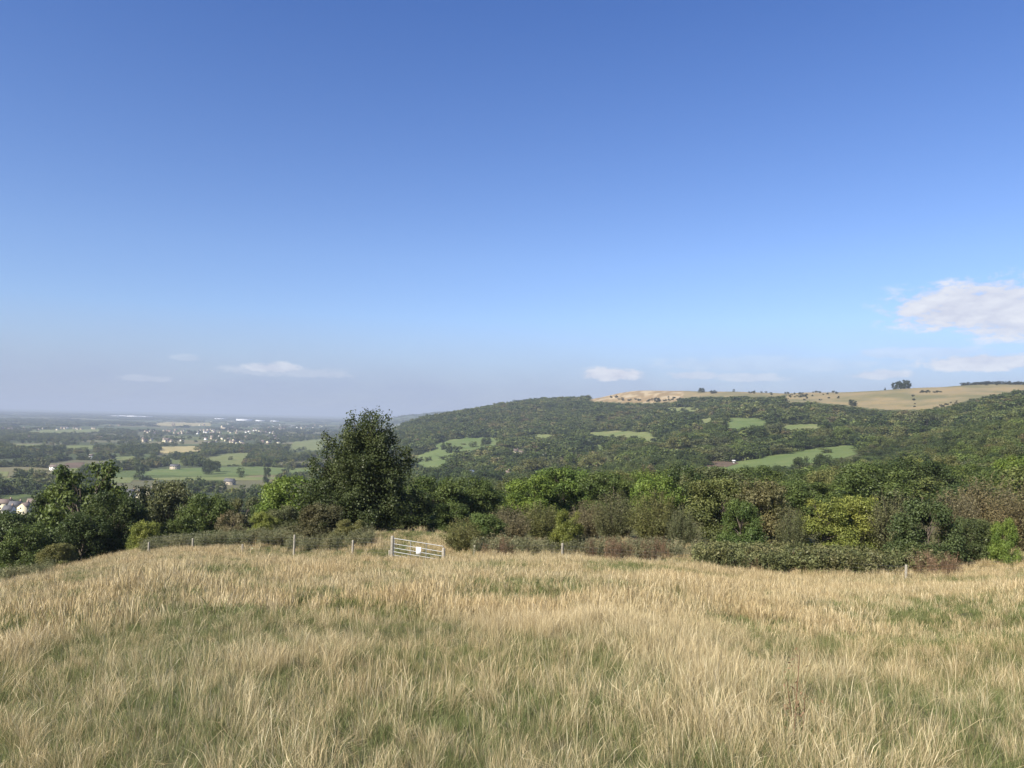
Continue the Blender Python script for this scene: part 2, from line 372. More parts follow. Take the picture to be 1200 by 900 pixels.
# the dominant tree beside the gate
def big_tree():
    rg = np.random.default_rng(5)
    X, Y, Z = at(426, 62); _, w = ray(426, 481); h = float(w)*62-Z; W = 126/F*62
    root = link('sycamore_tree', None, None, label='tall dark bronze-green tree with ragged top, standing alone behind the gate', category='tree')
    root.location = (X, Y, Z-.1)
    # lobes follow several rising limbs
    limbs = []
    tips = [(-.46, .02, .50), (-.36, .1, .62), (-.30, -.15, .74), (-.17, .05, .88), (-.10, -.1, .93), (-.02, .1, .97), (.07, 0, 1.0), (.12, -.12, .94), (.20, .05, .93), (.25, .12, .82),
            (.33, -.05, .68), (.42, 0, .66), (.47, .05, .60), (.40, -.15, .48), (.30, -.25, .52), (-.15, -.32, .60), (.08, -.36, .66), (-.38, -.2, .36), (-.47, 0, .32), (.46, .1, .30), (.34, -.25, .26),
            (-.25, -.3, .28), (.0, -.38, .34), (.1, .35, .6), (-.2, .35, .5), (.3, .3, .45), (-.4, .25, .35), (.2, -.2, .8), (-.1, -.25, .78), (.02, -.05, .82), (-.48, .05, .20), (.44, -.1, .16), (.15, -.34, .16), (-.18, -.34, .14), (-.53, -.08, .27), (-.56, .03, .40), (-.52, -.1, .14), (-.44, -.05, .56)]
    C = []; Lr = []; b = Bag()
    zz = np.linspace(-.03, .8, 10); TP = np.stack([.02*np.sin(zz*4), .02*np.cos(zz*5)-.02, zz], -1)
    b.add(*tube(TP*np.array([W, W, h]), .26*(1-.85*(zz+.03)/.85), 8))
    for (x, y, z) in tips:
        s = max(.06, z*.42); a = np.array([0, 0, s]); e = np.array([x, y, z])
        t = np.linspace(0, 1, 8)[:, None]; q = a*(1-t)+e*t; q[:, 2] += .05*np.sin(t[:, 0]*np.pi)*(1 if z > .4 else 0); q[:, :2] += rg.normal(size=(8, 2))*.012
        b.add(*tube(q*np.array([W, W, h]), .09*(1-.88*t[:, 0]), 5))
        for k in range(9):
            tt = .30+.70*(k/8); c = a*(1-tt)+e*tt + rg.normal(size=3)*.032; C.append(c); Lr.append(.043+.086*(1-tt)+.018*rg.random())
    C = np.array(C); Lr = np.array(Lr); n = 110000
    k = rg.choice(len(C), n, p=Lr**2/np.sum(Lr**2)); dirn = unit(rg.normal(size=(n, 3))+np.array([0, 0, .25]))
    wob = 1+.35*np.sin(dirn[:, 0]*6+k)+.25*np.sin(dirn[:, 2]*8+3*k)
    P = (C[k]+dirn*(Lr[k]*wob*(.4+.8*rg.random(n)**.8))[:, None])*np.array([W, W, h])
    # hanging leaf bunches at spray tips
    P[:, 2] = np.maximum(P[:, 2], .15)
    Nn = unit(dirn*.8+rg.normal(size=(n, 3))*.7+np.array([0, 0, .35]))
    V, Fq = leaves(P, Nn, rg.uniform(.08, .19, n), rg, .8)
    lv = rg.random(len(C)); v = np.clip(.15+.35*rg.random(n)+.4*lv[k], 0, 1)
    c = link('crown', mesh_np('sycamore_crown', V, Fq, [M_LEAF], {'v': ('POINT', np.repeat(v, 4))}), root)
    c.color = (.046, .064, .022, 1)
    link('trunk', b.mesh('sycamore_trunk', [M_BARK], True), root); NEAR.append((X, Y, W*.45))
big_tree()

P_ = place_tree
# left-hand group below the brow
P_('broad', 8, 604, 78, 90, 'dark green tree cut off by the left edge of the view', col=DK, var=0)
P_('broad', 74, 574, 92, 66, 'shaded dark tree between the left edge and the tall loose tree', col=DK, var=1)
P_('loose', 102, 543, 84, 108, 'tallest loose-topped tree of the left group, houses showing through it', col=MD, var=0)
P_('broad', 140, 578, 74, 70, 'dense blackish green tree standing right of the tall loose tree', col=DK, var=2)
P_('haw', 108, 600, 70, 70, 'dark rounded bush in front of the tall loose tree', 'shrub', 'shrub', col=DK, var=1)
P_('haw', 36, 614, 66, 66, 'dark bush at the field edge near the left margin', 'shrub', 'shrub', col=MD, var=2)
P_('haw', 76, 636, 60, 44, 'small olive bush on the brow at the lower left', 'shrub', 'shrub', col=OL, var=3)
P_('broad', 199, 566, 88, 70, 'rounded grey-green tree just right of the cream gabled houses', col=GG, var=1)
P_('haw', 176, 610, 70, 42, 'small yellow-green bush under the rounded grey-green tree', 'shrub', 'shrub', col=YG, var=0)
P_('haw', 215, 604, 76, 44, 'dark green bush under the rounded grey-green tree', 'shrub', 'shrub', col=MD, var=1)
P_('broad', 248, 580, 86, 58, 'smooth rounded green tree left of the grey willow', col=MD, var=2)
P_('loose', 292, 582, 100, 48, 'slim greyish tree between two rounded green trees', col=GG, var=1)
P_('haw', 276, 600, 76, 40, 'brownish bush rising over the left fence line', 'shrub', 'shrub', col=GB, var=2)
P_('broad', 318, 588, 84, 46, 'mid green tree left of the lime green tree', col=MD, var=0)
P_('broad', 350, 560, 76, 74, 'bright lime green tree on the left of the tall dark tree', col=BR, var=1)
P_('haw', 312, 600, 66, 40, 'yellowish green bush below the lime green tree', 'shrub', 'shrub', col=YG, var=3)
P_('haw', 334, 592, 70, 50, 'dull green bush below and left of the tall dark tree', 'shrub', 'shrub', col=GG, var=1)
P_('haw', 380, 590, 56, 66, 'brown-green bush beneath the left side of the tall dark tree', 'shrub', 'shrub', col=(.075, .075, .035), var=0)
P_('haw', 414, 608, 54, 46, 'low olive bush in front of the trunk of the tall dark tree', 'shrub', 'shrub', col=OL, var=2)
P_('haw', 478, 572, 72, 80, 'dark green bush on the right of the tall dark tree', 'shrub', 'shrub', col=DK, var=3)
P_('broad', 512, 560, 82, 72, 'green tree right of the tall dark tree above the gate', col=MD, var=2)
P_('broad', 555, 563, 86, 64, 'mid green tree above the bushes right of the gate', col=MD, var=0)
P_('haw', 532, 588, 64, 56, 'dark leafy bush just behind the gate end', 'shrub', 'shrub', col=MD, var=0)
P_('scrub', 546, 604, 48.5, 58, 'ragged olive bush growing against the hinge end of the gate', 'shrub', 'shrub', col=OL, var=0)
P_('haw', 572, 600, 52, 60, 'green leafy bush second to the right of the gate', 'shrub', 'shrub', col=(.07, .105, .03), var=1)
P_('scrub', 600, 590, 58, 60, 'feathery grey-brown scrub between the gate and the small yellow bush', 'scrub', 'scrub_bush', col=GB, var=1)
P_('scrub', 636, 585, 62, 56, 'feathery olive scrub behind the small yellow bush', 'scrub', 'scrub_bush', col=OL, var=2)
P_('haw', 622, 556, 92, 66, 'bright green tree above the feathery scrub', 'tree', 'tree', col=BR, var=1)
P_('broad', 660, 549, 98, 76, 'tallest fresh green tree in the middle of the wood edge', col=(.075, .12, .028), var=1)
P_('haw', 668, 597, 49, 46, 'small yellow-green hawthorn standing alone at the field edge', 'shrub', 'shrub', col=(.105, .125, .028), var=2)
P_('scrub', 690, 584, 60, 52, 'brown-green scrub right behind the small yellow hawthorn', 'scrub', 'scrub_bush', col=GB, var=0)
P_('scrub', 722, 573, 58, 72, 'tall grey-green feathery scrub above the red dock patch', 'scrub', 'scrub_bush', col=(.085, .092, .042), var=1)
P_('broad', 716, 556, 92, 66, 'green tree behind the tall feathery scrub', col=MD, var=0)
P_('scrub', 768, 570, 56, 70, 'broad olive feathery scrub left of the brown-topped hawthorn', 'scrub', 'scrub_bush', col=OL, var=2)
P_('broad', 770, 558, 88, 60, 'fresh green tree peeping over the olive scrub', col=BR, var=2)
P_('scrub', 800, 590, 54, 44, 'narrow dark scrub at the left foot of the brown-topped hawthorn', 'scrub', 'scrub_bush', col=GG, var=0)
P_('haw', 842, 559, 58, 84, 'large olive hawthorn left of the brown-topped hawthorn', 'shrub', 'hawthorn', col=(.082, .098, .032), var=0)
P_('haw', 892, 563, 56, 86, 'brown-topped hawthorn in the middle of the right-hand hedge', 'shrub', 'hawthorn', col=(.090, .090, .038), var=1)
P_('haw', 870, 585, 50, 50, 'green lower bush at the foot of the brown-topped hawthorn', 'shrub', 'shrub', col=(.06, .095, .026), var=3)
P_('scrub', 930, 592, 52, 50, 'dull green bush between the brown-topped and yellow-green hawthorns', 'shrub', 'shrub', col=GG, var=1)
P_('haw', 966, 584, 52, 66, 'yellow-green hawthorn, left one of the pair above the low hedge', 'shrub', 'hawthorn', col=YG, var=2)
P_('haw', 1008, 580, 54, 68, 'yellow-green hawthorn, right one of the pair above the low hedge', 'shrub', 'hawthorn', col=(.13, .155, .036), var=0)
P_('broad', 945, 565, 82, 70, 'green tree behind the yellow-green hawthorns', col=MD, var=1)
P_('scrub', 1050, 570, 52, 88, 'tall grey-green feathery bush right of the yellow-green hawthorns', 'shrub', 'scrub_bush', col=(.088, .094, .042), var=0)
P_('haw', 1086, 585, 46, 74, 'dark green hawthorn reaching down behind the brown dock stalks', 'shrub', 'hawthorn', col=(.055, .078, .028), var=3)
P_('scrub', 1120, 570, 56, 60, 'brownish scrub behind the dark hawthorn on the right', 'scrub', 'scrub_bush', col=GB, var=2)
P_('scrub', 1160, 554, 60, 90, 'wide grey-brown scrub with bare twigs near the right edge', 'scrub', 'scrub_bush', col=(.120, .108, .052), var=1)
P_('haw', 1176, 606, 46, 34, 'small fresh green bush in front of the wide grey-brown scrub', 'shrub', 'shrub', col=BR, var=1)
P_('haw', 1140, 606, 48, 60, 'dark bush in front of the wide grey-brown scrub', 'shrub', 'shrub', col=(.06, .08, .03), var=0)
P_('scrub', 1212, 558, 52, 90, 'brown-green scrub cut off by the right edge of the view', 'scrub', 'scrub_bush', col=(.105, .095, .045), var=0)
P_('broad', 1192, 536, 110, 50, 'bright green tree at the right edge above the scrub', col=BR, var=2)
P_('broad', 1020, 547, 100, 76, 'dark dense tree above the yellow-green hawthorns', col=DK, var=0)
P_('broad', 1076, 540, 110, 86, 'broad dark tree at the right behind the tall feathery bush', col=DK, var=2)
P_('haw', 1260, 560, 56, 90, 'bush beyond the right edge', 'shrub', 'shrub', col=OL, var=2)
P_('haw', -60, 600, 66, 90, 'bush beyond the left edge', 'shrub', 'shrub', col=DK, var=2)

# ------------------------------------------------------------------ land cover polygons traced on the photograph
FIELDS = [
 ('grass_field', 'G', [(503,531),(506,522),(520,516),(548,512),(590,513),(588,520),(560,527),(540,534),(520,536)]),
 ('grass_field', 'G', [(486,536),(500,530),(520,538),(530,545),(505,548),(488,545)]),
 ('grass_field', 'O', [(680,508),(720,505),(760,507),(776,516),(770,521),(745,514),(700,511)]),
 ('grass_field', 'O', [(610,512),(632,509),(650,510),(640,515)]),
 ('grass_field', 'G', [(688,523),(704,521),(712,526),(698,530)]),
 ('grass_field', 'G', [(848,502),(850,491),(880,489),(901,493),(900,501),(880,504)]),
 ('grass_field', 'O', [(908,503),(930,497),(968,497),(964,503),(935,505)]),
 ('grass_field', 'O', [(772,479),(790,477),(822,478),(822,482),(795,483)]),
 ('grass_field', 'O', [(818,492),(836,489),(838,495),(822,497)]),
 ('grass_field', 'G', [(820,547),(870,541),(915,532),(950,525),(1010,521),(1012,530),(985,538),(940,545),(900,553),(862,557),(830,553)]),
 ('grass_field', 'G', [(170,557),(176,551),(215,549),(300,547),(342,549),(372,553),(345,556),(290,557),(230,558)]),
 ('grass_field', 'O', [(172,561),(230,559),(335,560),(300,563),(200,563)]),
 ('grass_field', 'O', [(236,537),(260,532),(296,530),(288,539),(285,545),(258,545)]),
 ('grass_field', 'O', [(126,566),(128,560),(158,560),(152,566)]),
 ('grass_field', 'O', [(60,555),(64,550),(96,548),(92,554)]),
 ('grass_field', 'B', [(74,549),(78,543),(98,542),(96,548)]),
 ('grass_field', 'O', [(126,539),(135,536),(158,535),(152,539)]),
 ('stubble_field', 'T', [(184,531),(190,524),(228,523),(240,528),(215,531)]),
 ('stubble_field', 'T', [(178,498),(190,495),(248,496),(246,499),(200,499)]),
 ('grass_field', 'O', [(0,560),(0,553),(10,553),(8,559)]),
 ('grass_field', 'O', [(76,526),(80,523),(114,523),(112,526)]),
 ('grass_field', 'O', [(335,528),(345,518),(380,514),(392,520),(372,528)]),
 ('grass_field', 'O', [(15,523),(20,521),(48,521),(46,524)]),
 ('grass_field', 'O', [(30,507),(40,504),(120,503),(118,506),(60,508)]),
 ('stubble_field', 'B', [(824,547),(828,542),(842,541),(866,543),(850,548)]),
 ('grass_field', 'O', [(1130,540),(1140,535),(1150,538),(1140,545)]),
]
MOOR = [(688,470),(700,463),(712,456),(760,452),(1040,440),(1300,425),(1300,452),(1200,457),(1165,463),(1140,468),(1105,477),(1085,480),(1040,480),(1012,478),(985,474),(945,471),(915,472),(917,466),(925,462),(905,465),(850,465),(812,465),(800,467),(790,471),(760,472),(730,472)]
def inpoly(px, py, poly):
    px = np.asarray(px, float); py = np.asarray(py, float); c = np.zeros(px.shape, bool); n = len(poly)
    for i in range(n):
        x0, y0 = poly[i]; x1, y1 = poly[(i+1) % n]
        if y0 == y1: continue
        c ^= ((y0 > py) != (y1 > py)) & (px < (x1-x0)*(py-y0)/(y1-y0)+x0)
    return c
# plain patchwork
def voro(X, Y, cell):
    gx = np.floor(X/cell).astype(np.int64); gy = np.floor(Y/cell).astype(np.int64)
    f1 = np.full(X.shape, 1e9); f2 = f1.copy(); idn = np.zeros(X.shape)
    for i in (-1, 0, 1):
        for j in (-1, 0, 1):
            a = gx+i; b = gy+j
            n = (a*73856093 ^ b*19349663) & 0x7fffffff; n = (n*1103515245+12345) & 0x7fffffff
            jx = ((n >> 4) & 1023)/1023; jy = ((n >> 14) & 1023)/1023
            dd = np.hypot(X-(a+.1+.8*jx)*cell, Y-(b+.1+.8*jy)*cell)
            new = dd < f1; f2 = np.where(new, f1, np.minimum(f2, dd)); idn = np.where(new, ((n >> 7) & 4095)/4095, idn); f1 = np.minimum(f1, dd)
    return idn, f2-f1
def plain(X, Y, Z): return (Z < -66) | ((np.hypot(X, Y) > 2600) & (X/np.maximum(Y, 1) < -.1)) | (np.hypot(X, Y) > 3400)

# ------------------------------------------------------------------ ground sheet
def build_ground():
    fr = np.arange(-46, 46.01, .14); bk = np.arange(50, 311, 5.)
    az = np.radians(np.concatenate([fr, bk])); rr = np.concatenate([[.3, .8], np.exp(np.linspace(math.log(1.5), math.log(34000), 780))])
    A, Rr = np.meshgrid(az, rr, indexing='ij'); X = Rr*np.sin(A); Y = Rr*np.cos(A); Z = H(X, Y)
    nu, nr = X.shape
    V = np.stack([X, Y, Z], -1).reshape(-1, 3); V = np.concatenate([V, [[0, 0, float(H(0., .1))]]])
    i = np.arange(nu)[:, None]; j = np.arange(nr-1)[None]; i2 = (i+1) % nu
    Q = np.stack([i*nr+j, i*nr+j+1, i2*nr+j+1, i2*nr+j], -1).reshape(-1, 4)
    Tt = np.stack([np.full(nu, nu*nr), np.arange(nu)*nr, ((np.arange(nu)+1) % nu)*nr], -1)
    C = np.zeros((nu*nr+1, 4)); C[:, 3] = 1
    x, y, z = V[:, 0], V[:, 1], V[:, 2]; r = np.hypot(x, y)
    C[:, :3] = (.085, .095, .042)                                   # woodland floor and scrub
    a = r < 110; C[a, :3] = (.095, .095, .045)
    pl = plain(x, y, z) & (r > 300)
    cell = 190.
    idn, e = voro(x, y, cell); idf, ef = voro(x, y, 520.)
    idn = np.where(r > 3500, idf, idn)
    pal = np.array([(.11, .15, .055), (.13, .16, .06), (.16, .18, .08), (.075, .095, .045), (.19, .18, .10), (.10, .13, .05), (.08, .10, .05), (.15, .15, .085)])
    pc = pal[(idn*7.99).astype(int)]; C[pl, :3] = pc[pl]*.8
    C[pl & (r > 3500), :3] = C[pl & (r > 3500), :3]*.7+np.array((.05, .07, .035))*.3
    px, py = project(x, y, z)
    mo = inpoly(px, py, MOOR) & (r > 900) & (z > 15); mo |= (z > 70)
    t = np.clip((fbm(x/45, y/70, 21, 4)-.5)*3+.5, 0, 1)[:, None]
    mc = np.array((.235, .192, .108))*(1-t)+np.array((.145, .140, .072))*t
    C[mo, :3] = mc[mo]
    # pale limestone face of the old quarry at the left end of the moor
    q = mo & (px > 694) & (px < 800) & (z < 84) & (r > 1800); k = np.clip((fbm(x/16, y/16, 31, 3)-.47)*5, 0, 1)[:, None]
    qc = np.array((.22, .165, .09))*(1-k)+np.array((.36, .30, .20))*k; C[q, :3] = qc[q]
    m, nt, out = material('earth_and_turf'); p = pos(nt)
    c = N(nt, 'ShaderNodeAttribute', attribute_name='gc').outputs['Color']
    n1 = noise(nt, .9, 5, p); n2 = noise(nt, .035, 4, p)
    c = mixc(nt, maprange(nt, n1, .3, .7, 0, .5), c, (.62, .62, .6), 'MULTIPLY')
    c = mixc(nt, maprange(nt, n2, .4, .65, 0, .5), c, (1.25, 1.12, .9), 'MULTIPLY')
    principled(nt, out, c, .95, .05, normal=bump(nt, n1, .4, .15))
    me = mesh_np('ground', V, [Q, Tt], [m], {'gc': ('POINT', C)}, smooth=True)
    link('ground', me, kind='structure')
build_ground()
print('ground', time.time()-T0)

def field_mat(name, c0, c1):
    m, nt, out = material(name); p = pos(nt)
    n = noise(nt, .03, 4, p); n2 = noise(nt, .4, 3, p)
    c = mixc(nt, maprange(nt, n, .35, .65), c0, c1); c = mixc(nt, maprange(nt, n2, .3, .7, 0, .35), c, (.7, .72, .7), 'MULTIPLY')
    principled(nt, out, c, .95, .05); return m
FM = {'G': field_mat('pasture_turf', (.095, .135, .045), (.130, .158, .060)), 'O': field_mat('grazed_turf', (.125, .155, .055), (.17, .175, .075)),
      'T': field_mat('stubble', (.36, .30, .15), (.28, .25, .12)), 'B': field_mat('bare_earth', (.14, .10, .07), (.10, .075, .055))}
FWORLD = []
for nm, kd, poly in FIELDS:
    p = np.array(poly, float); st = .8
    gx = np.arange(p[:, 0].min()-1, p[:, 0].max()+1.5, st); gy = np.arange(p[:, 1].min()-1, p[:, 1].max()+1.2, st*.5)
    PX, PY = np.meshgrid(gx, gy, indexing='ij'); W = hit(PX.ravel(), PY.ravel()).reshape(*PX.shape, 3)
    ins = inpoly(PX, PY, poly) & ~np.isnan(W[..., 0])
    ok = ins[:-1, :-1] | ins[1:, 1:] | ins[1:, :-1] | ins[:-1, 1:]
    dmin = W[..., 1]; ok &= ~np.isnan(W[:-1, :-1, 0]+W[1:, 1:, 0]+W[1:, :-1, 0]+W[:-1, 1:, 0])
    ok &= np.abs(dmin[:-1, :-1]-dmin[1:, 1:]) < .12*dmin[:-1, :-1]
    if not ok.any(): print('field empty', poly[0]); continue
    ii, jj = np.nonzero(ok); n2 = PX.shape[1]
    Q = np.stack([ii*n2+jj, ii*n2+jj+1, (ii+1)*n2+jj+1, (ii+1)*n2+jj], -1)
    used, inv = np.unique(Q, return_inverse=True)
    V = W.reshape(-1, 3)[used] + np.array([0, 0, .3 if kd != 'B' else .5])
    link(nm, mesh_np(nm, V, inv.reshape(-1, 4), [FM[kd]], smooth=True), kind='structure')
print('fields', time.time()-T0)

def rc(x0, y0, x1, y1): return [(x0, y0), (x1, y0), (x1, y1), (x0, y1)]
CLEAR = [rc(-6, 580, 45, 607), rc(145, 568, 185, 592), rc(56, 543, 74, 553), rc(103, 532, 111, 538), rc(198, 543, 214, 551), rc(263, 558, 280, 569), rc(546, 550, 557, 558), rc(598, 526, 616, 533),
         rc(634, 535, 642, 540), rc(183, 537, 189, 542), rc(857, 538, 864, 544), rc(592, 561, 599, 565)]
TOWN = [(160, 492), (400, 494), (400, 510), (335, 524), (230, 524), (160, 520)]
TOWN2 = [(-10, 498), (150, 496), (160, 522), (-10, 520)]
def blocked(X, Y, Z, h, moor=True, f=.85):
    """would a tree of height h here hide or stand in a traced open area?"""
    b = np.zeros(X.shape, bool)
    rb = np.random.default_rng(len(X)); ff = f*rb.uniform(.7, 1.12, X.shape); keep_ = rb.random(X.shape) < .010
    pj = [project(X, Y, Z+h*k) for k in (0, .22*f, .45*f, .65*f, ff)]
    pj = [(p[0]+3.2*(vnoise(X/22, Y/22, 91)-.5), p[1]+1.3*(vnoise(X/17, Y/17, 92)-.5)) for p in pj]
    for nm, kd, poly in FIELDS:
        cx = sum(p[0] for p in poly)/len(poly)
        for (px, py) in pj: b |= inpoly(px, py, poly)
    b &= ~keep_
    for poly in CLEAR:
        for (px, py) in pj: b |= inpoly(px, py, poly)
    px, py = pj[0]
    b |= inpoly(px, py, TOWN) & (rb.random(X.shape) < .82)
    b |= inpoly(px, py, TOWN2) & (rb.random(X.shape) < .5)
    if moor:
        for (px, py) in pj+[project(X, Y, Z+h)]: b |= inpoly(px, py, MOOR) & (Y > 700)
        b |= (Z > 72)
    return b

# ------------------------------------------------------------------ scatter of trees
def jgrid(d0, d1, u0, u1, s, rg):
    gx = np.arange(u0*d1, u1*d1, s) if u0 < 0 else np.arange(u0*d0, u1*d1, s)
    gy = np.arange(d0, d1, s*.87)
    X, Y = np.meshgrid(gx, gy); X = X+(np.arange(len(gy)) % 2)[:, None]*s/2
    X = X+rg.uniform(-.42, .42, X.shape)*s; Y = Y+rg.uniform(-.42, .42, Y.shape)*s
    k = (X/Y > u0) & (X/Y < u1) & (Y > d0) & (Y < d1); return X[k], Y[k]
U0, U1 = -.80, .80
rg = np.random.default_rng(17)
TR = []   # X,Y,Z,w,h
def add_trees(d0, d1, s, hm, cond=None, dens=1.):
    X, Y = jgrid(d0, d1, U0, U1, s, rg); Z = H(X, Y)
    h = hm*np.exp(np.clip(rg.normal(size=X.shape), -1.8, 1.3)*.27); w = h*rg.uniform(.8, 1.15, X.shape)
    w = np.maximum(w, s*.95)*rg.uniform(.8, 1.15, X.shape)
    k = rg.random(X.shape) < dens
    if cond is not None: k &= cond(X, Y, Z)
    k &= ~blocked(X, Y, Z, h)
    a = np.stack([X, Y, Z, w, h], -1)[k]; TR.append(a); return a
wood = lambda X, Y, Z: ~plain(X, Y, Z)
def near_wood(X, Y, Z):
    ok = np.ones(X.shape, bool)
    for (nx, ny, nr) in NEAR: ok &= np.hypot(X-nx, Y-ny) > nr+2.5
    u = X/Y
    lim = np.where(u < -.13, 104, 88); lim = np.where(u > .1, 84, lim)
    return ok & (Y > lim)
a = add_trees(84, 180, 8.5, 4.3, near_wood)
b = add_trees(180, 420, 9.5, 5.8, wood)
c = add_trees(420, 1000, 12.5, 8.0, lambda X, Y, Z: wood(X, Y, Z) & (fbm(X/80, Y/80, 5) > .46))
d = add_trees(1000, 2400, 15, 9.5, lambda X, Y, Z: wood(X, Y, Z) & ((fbm(X/80, Y/80, 5) > .45) | (X < .1*Y) | (Z > 25)))
d2 = add_trees(600, 2400, 27, 11.5, lambda X, Y, Z: wood(X, Y, Z) & (fbm(X/140, Y/140, 6) > .5))
# understorey scrub fills the gaps
sc1 = add_trees(420, 2200, 15, 4.0, wood, .9)
# hedgerows and copses of the plain
def hedgy(X, Y, Z):
    _, e = voro(X, Y, 190.); cp = fbm(X/260, Y/260, 41); r = np.hypot(X, Y)
    k = plain(X, Y, Z) & ((e < np.where(r < 1400, 13, 9)) | (cp > np.where(r < 1400, .475, np.where(r < 2200, .49, .53))))
    return k
e1 = add_trees(330, 1500, 11, 9.0, hedgy)
e2 = add_trees(1500, 3400, 13, 9.5, hedgy)
sc2 = add_trees(420, 1500, 9, 4.0, lambda X, Y, Z: plain(X, Y, Z) & (voro(X, Y, 190.)[1] < 10))
print('scatter', [len(q) for q in TR], time.time()-T0)
ALL = np.concatenate(TR)
px, py = project(ALL[:, 0], ALL[:, 1], ALL[:, 2]+ALL[:, 4])
inview = (px > -15) & (px < 1215) & (py > 0) & (py < 900)
# visibility of the crown top: march towards the camera over terrain + canopy
size = ALL[:, 3]/ALL[:, 1]
# coarse horizon buffer in photo columns
order = np.argsort(ALL[:, 1]); colmin = np.full(1300, 900.0)
# the hand-placed ones hide what is behind them
for (nx, ny, nr) in NEAR:
    ox, oy = project(np.array([nx]), np.array([ny]), np.array([0.])); 
vis = np.zeros(len(ALL), bool)
for o in [o for o in bpy.data.objects if o.name.startswith('crown')]:
    c0 = o.parent.location; top = c0.z+o.scale.z if o.scale.z > 2 else c0.z+9.5
    w_ = (o.scale.x if o.scale.z > 2 else 8)*.36
    ax, ay = project(np.array([c0.x-w_, c0.x+w_]), np.array([c0.y]*2), np.array([top-1.2]*2))
    lo, hi = int(max(0, ax[0]+40)), int(min(1299, ax[1]+40))
    if hi > lo: colmin[lo:hi] = np.minimum(colmin[lo:hi], ay.mean()+3)
for i in order:
    if not inview[i]: continue
    hw = .35*size[i]*F; lo = int(max(0, px[i]+40-hw)); hi = int(min(1299, px[i]+41+hw))
    if hi <= lo: continue
    g = colmin[lo:hi]
    if (g > py[i]+2.0).mean() > .35: vis[i] = True
    s_ = g > py[i]+.12*ALL[i, 4]/ALL[i, 1]*F; g[s_] = py[i]+.12*ALL[i, 4]/ALL[i, 1]*F
NT = 235
cand = order[vis[order]]; key = np.argsort(-(size[cand]))
pick = cand[key[:NT]]; rest = np.setdiff1d(np.arange(len(ALL)), pick)

# ---- labels for the picked trees
LM = [('the metal gate', 492, 640), ('the tall dark tree', 426, 540), ('the small yellow hawthorn', 668, 615), ('the brown-topped hawthorn', 892, 590),
      ('the yellow-green hawthorns', 988, 600), ('the large sloping pasture', 915, 540), ('the curved pasture on the left hill', 548, 523),
      ('the wide grey-brown scrub', 1160, 590), ('the cream gabled houses', 165, 575), ('the tall loose tree', 100, 560), ('the striped upper pasture', 876, 497),
      ('the long pasture on the plain', 270, 553), ('the lime green tree', 345, 570), ('the terrace of cream houses', 20, 592), ('the hilltop clump', 1057, 452), ('the olive feathery scrub', 768, 600),
      ('the rounded grey-green tree', 199, 590), ('the blue-grey shed', 550, 553)]
COLW = [((.040, .062, .020), 'dark green'), ((.062, .090, .026), 'mid green'), ((.088, .124, .032), 'fresh green'), ((.102, .112, .040), 'olive'), ((.116, .104, .050), 'brownish'), ((.074, .088, .038), 'grey-green'), ((.122, .148, .038), 'yellow-green')]
seen = {}
ents = []
for i in pick:
    ci = int(np.clip(rg.choice(7, p=[.24, .24, .16, .15, .03, .13, .05]), 0, 6)); x, y = px[i], py[i]+.5*ALL[i, 4]/ALL[i, 1]*F
    if ci == 6 and ALL[i, 1] < 220: ci = 2
    if ci == 4 and ALL[i, 1] < 260: ci = 3
    best = min(LM, key=lambda l: (l[1]-x)**2+1.5*(l[2]-y)**2); dx, dy = x-best[1], best[2]-y
    far = abs(dx)+abs(dy) > 95
    hs = 'to the left of' if dx < -22 else 'to the right of' if dx > 22 else ''
    vs = 'above' if dy > 18 else 'below' if dy < -12 else ''
    rel = (('well ' if far else 'just ')+vs+' and '+hs) if hs and vs else (('well ' if far else 'just ')+(vs or hs or 'beside'))
    frm = ('round-topped', 'low domed', 'broad-crowned', 'spreading', 'pointed')[MIDK[i % 6] if False else (i % 6) % 5]
    ents.append([i, ci, frm, rel, best[0], x, y, ALL[i, 1]])
from collections import defaultdict
gp = defaultdict(list)
for e_ in ents: gp[(COLW[e_[1]][1], e_[2], e_[3], e_[4])].append(e_)
ordw = ['leftmost', 'second from the left', 'third from the left', 'fourth from the left', 'fifth from the left', 'sixth from the left', 'seventh from the left']
for key_, lst in gp.items():
    lst.sort(key=lambda q: q[5])
    for k, e_ in enumerate(lst):
        i, ci = e_[0], e_[1]
        suf = '' if len(lst) == 1 else ', '+('rightmost' if k == len(lst)-1 else ordw[min(k, 6)])+' of %s alike' % ['two', 'two', 'two', 'three', 'four', 'five', 'six', 'seven'][min(len(lst), 7)]
        lab = f'{key_[0]} {key_[1]} tree {key_[2]} {key_[3]}{suf}'
        if len(lab.split()) > 16: suf = ', '+suf.split(' of ')[0].strip(', ').replace(' from the left', ' from left'); lab = f'{key_[0]} {key_[1]} tree {key_[2]} {key_[3]}{suf}'
        if len(lab.split()) > 16: lab = f'{key_[1]} {key_[0]} tree {key_[2]} {key_[3]}{suf}'.replace(' of the', ' of').replace(' from the left of', ' of').replace('well ', '').replace('just ', '')
        o = link('woodland_tree', MIDN[i % 4] if ALL[i, 1] < 210 else MID[i % 6], None, label=lab, category='tree', group='trees of the wood beyond the field hedge')
        cc = np.array(COLW[ci][0])*rg.uniform(.95, 1.3); o.color = (*cc, 1)
        X, Y, Z, w, h = ALL[i]; o.location = (X, Y, Z-.1*h*.3); o.scale = (w*1.05, w*rg.uniform(.95, 1.15), h*1.08); o.rotation_euler = (0, 0, rg.random()*6.28)

